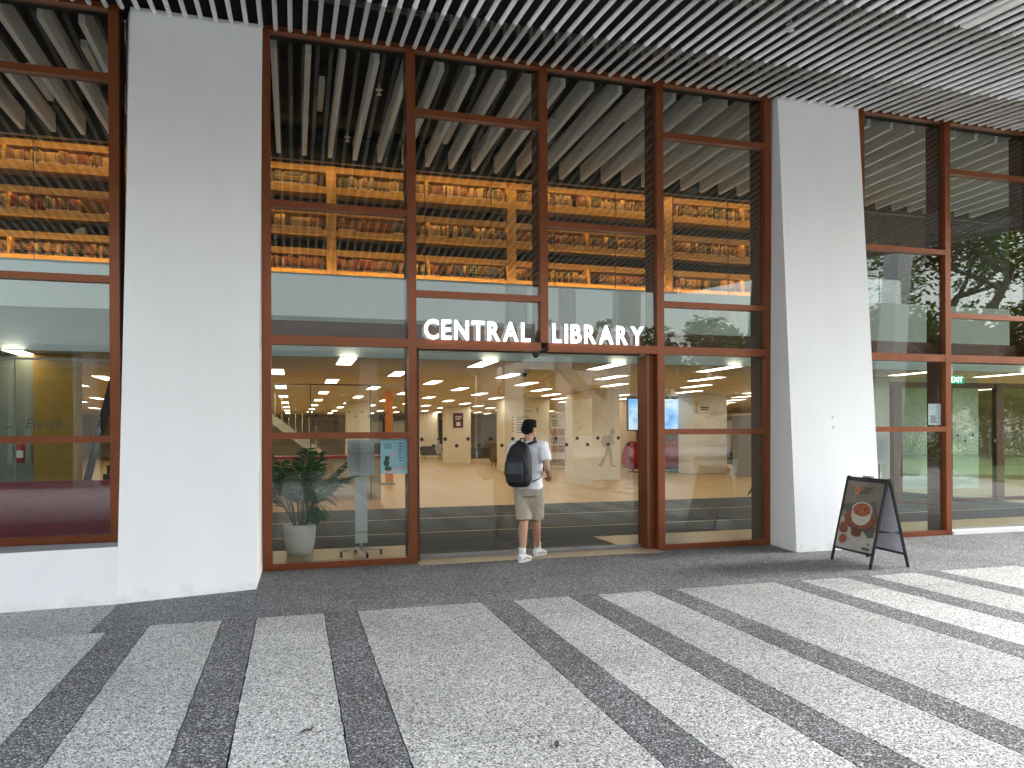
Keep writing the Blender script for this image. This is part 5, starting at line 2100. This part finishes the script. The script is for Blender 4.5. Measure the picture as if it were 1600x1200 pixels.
def bushy(x, y, H, R_, label, seed, lm, n=7000, leaf=.30):
    """dense tree: tapered trunk, limbs, and a crown of leaf clumps with gaps between them"""
    r = random.Random(seed)
    t = thing('tree', (x, y, 0), label, 'tree', 'trees across the lawn')
    bt, bl = bmesh.new(), bmesh.new()
    tube(bt, [(0, 0, -.1), (.1, 0, H * .25), (.15, .1, H * .6)], [.28, .22, .10], 8)
    clumps = []
    for k in range(26):
        v = V((r.gauss(0, 1), r.gauss(0, 1), r.gauss(0, .9))).normalized() * r.uniform(.35, 1)
        c = V((v.x * R_, v.y * R_, H * .60 + v.z * H * .38))
        clumps.append((c, r.uniform(.22, .42) * R_))
        tube(bt, [(.1, 0, H * .3), c * .5 + V((0, 0, H * .2)), c], [.09, .06, .02], 5)
    for k in range(n):
        c, q = clumps[k % len(clumps)]
        v = V((r.gauss(0, 1), r.gauss(0, 1), r.gauss(0, .8)))
        v = v.normalized() * q * r.uniform(.35, 1.05) ** .6
        p = c + v
        if p.z < .3:
            continue
        a = r.uniform(0, 6.28)
        u = V((math.cos(a), math.sin(a), r.uniform(-.8, .8))).normalized() * leaf * r.uniform(.5, 1.2)
        w_ = V((-math.sin(a), math.cos(a), r.uniform(-.6, .6))).normalized() * leaf * .45
        bl.faces.new([bl.verts.new(p + s_) for s_ in (-u, w_, u, -w_)])
    put('trunk', new_mesh('trunk', bt, BARK), t, (0, 0, 0), True)
    put('crown', new_mesh('crown', bl, lm), t, (0, 0, 0), True)


tree(20.5, -12.5, 12.5, 1.35, 5200, 'wide spreading old tree with dark bare limbs, mirrored in the right panes', LEAF, 5, .48, .40, .15)
for k, (x, y, H, R_) in enumerate(((30, -24, 10.5, 3.8), (36, -22, 11, 4.0), (42, -20, 10, 3.8), (48, -17, 10.5, 4.0), (25, -30, 11, 4.0), (19, -32, 11, 3.6), (14, -30, 10, 3.4), (54, -12, 10, 4.0), (33, -32, 13, 4.5), (44, -30, 13, 4.5))):
    bushy(x, y, H * .74, R_, 'dense dark green tree in the row across the lawn, %s planted' % ordn[k], 60 + k, LEAF)


def shrub(x, y, rx_, rz_, label, seed, lm):
    r = random.Random(seed)
    t = thing('shrub', (x, y, 0), label, 'shrub', 'shrubs along the lawn')
    bl, bs = bmesh.new(), bmesh.new()
    for k in range(9):
        a = r.uniform(0, 6.28)
        tube(bs, [(0, 0, 0), (math.cos(a) * rx_ * .4, math.sin(a) * rx_ * .4, rz_ * .8)], [.04, .015], 5)
    for k in range(3600):
        v = V((r.gauss(0, 1), r.gauss(0, 1), r.gauss(0, 1))).normalized() * r.uniform(.6, 1.05) ** .5
        v *= 1 + .25 * noise.noise(v * 2.3 + V((seed, 0, 0)))
        c = V((v.x * rx_, v.y * rx_ * .8, rz_ * .55 + v.z * rz_ * .55))
        if c.z < .02:
            continue
        a = r.uniform(0, 6.28)
        u = V((math.cos(a), math.sin(a), r.uniform(-.8, .8))).normalized() * .11 * r.uniform(.6, 1.3)
        w_ = V((-math.sin(a), math.cos(a), r.uniform(-.6, .6))).normalized() * .055
        bl.faces.new([bl.verts.new(c + s) for s in (-u, w_, u, -w_)])
    put('stems', new_mesh('stems', bs, BARK), t, (0, 0, 0), True)
    put('leaves', new_mesh('leaves', bl, lm), t, (0, 0, 0), True)


for k in range(9):
    u = k / 8
    shrub(27.5 + 24 * u, -19.5 + 8 * u + (k % 2), 2.3 + .4 * (k % 3), 3.6 + .8 * (k % 2), 'yellow-green shrub on the far side of the lawn, %s from the building' % ordn[k], 40 + k, LEAF2)

bpy.data.scenes.remove(TMP)
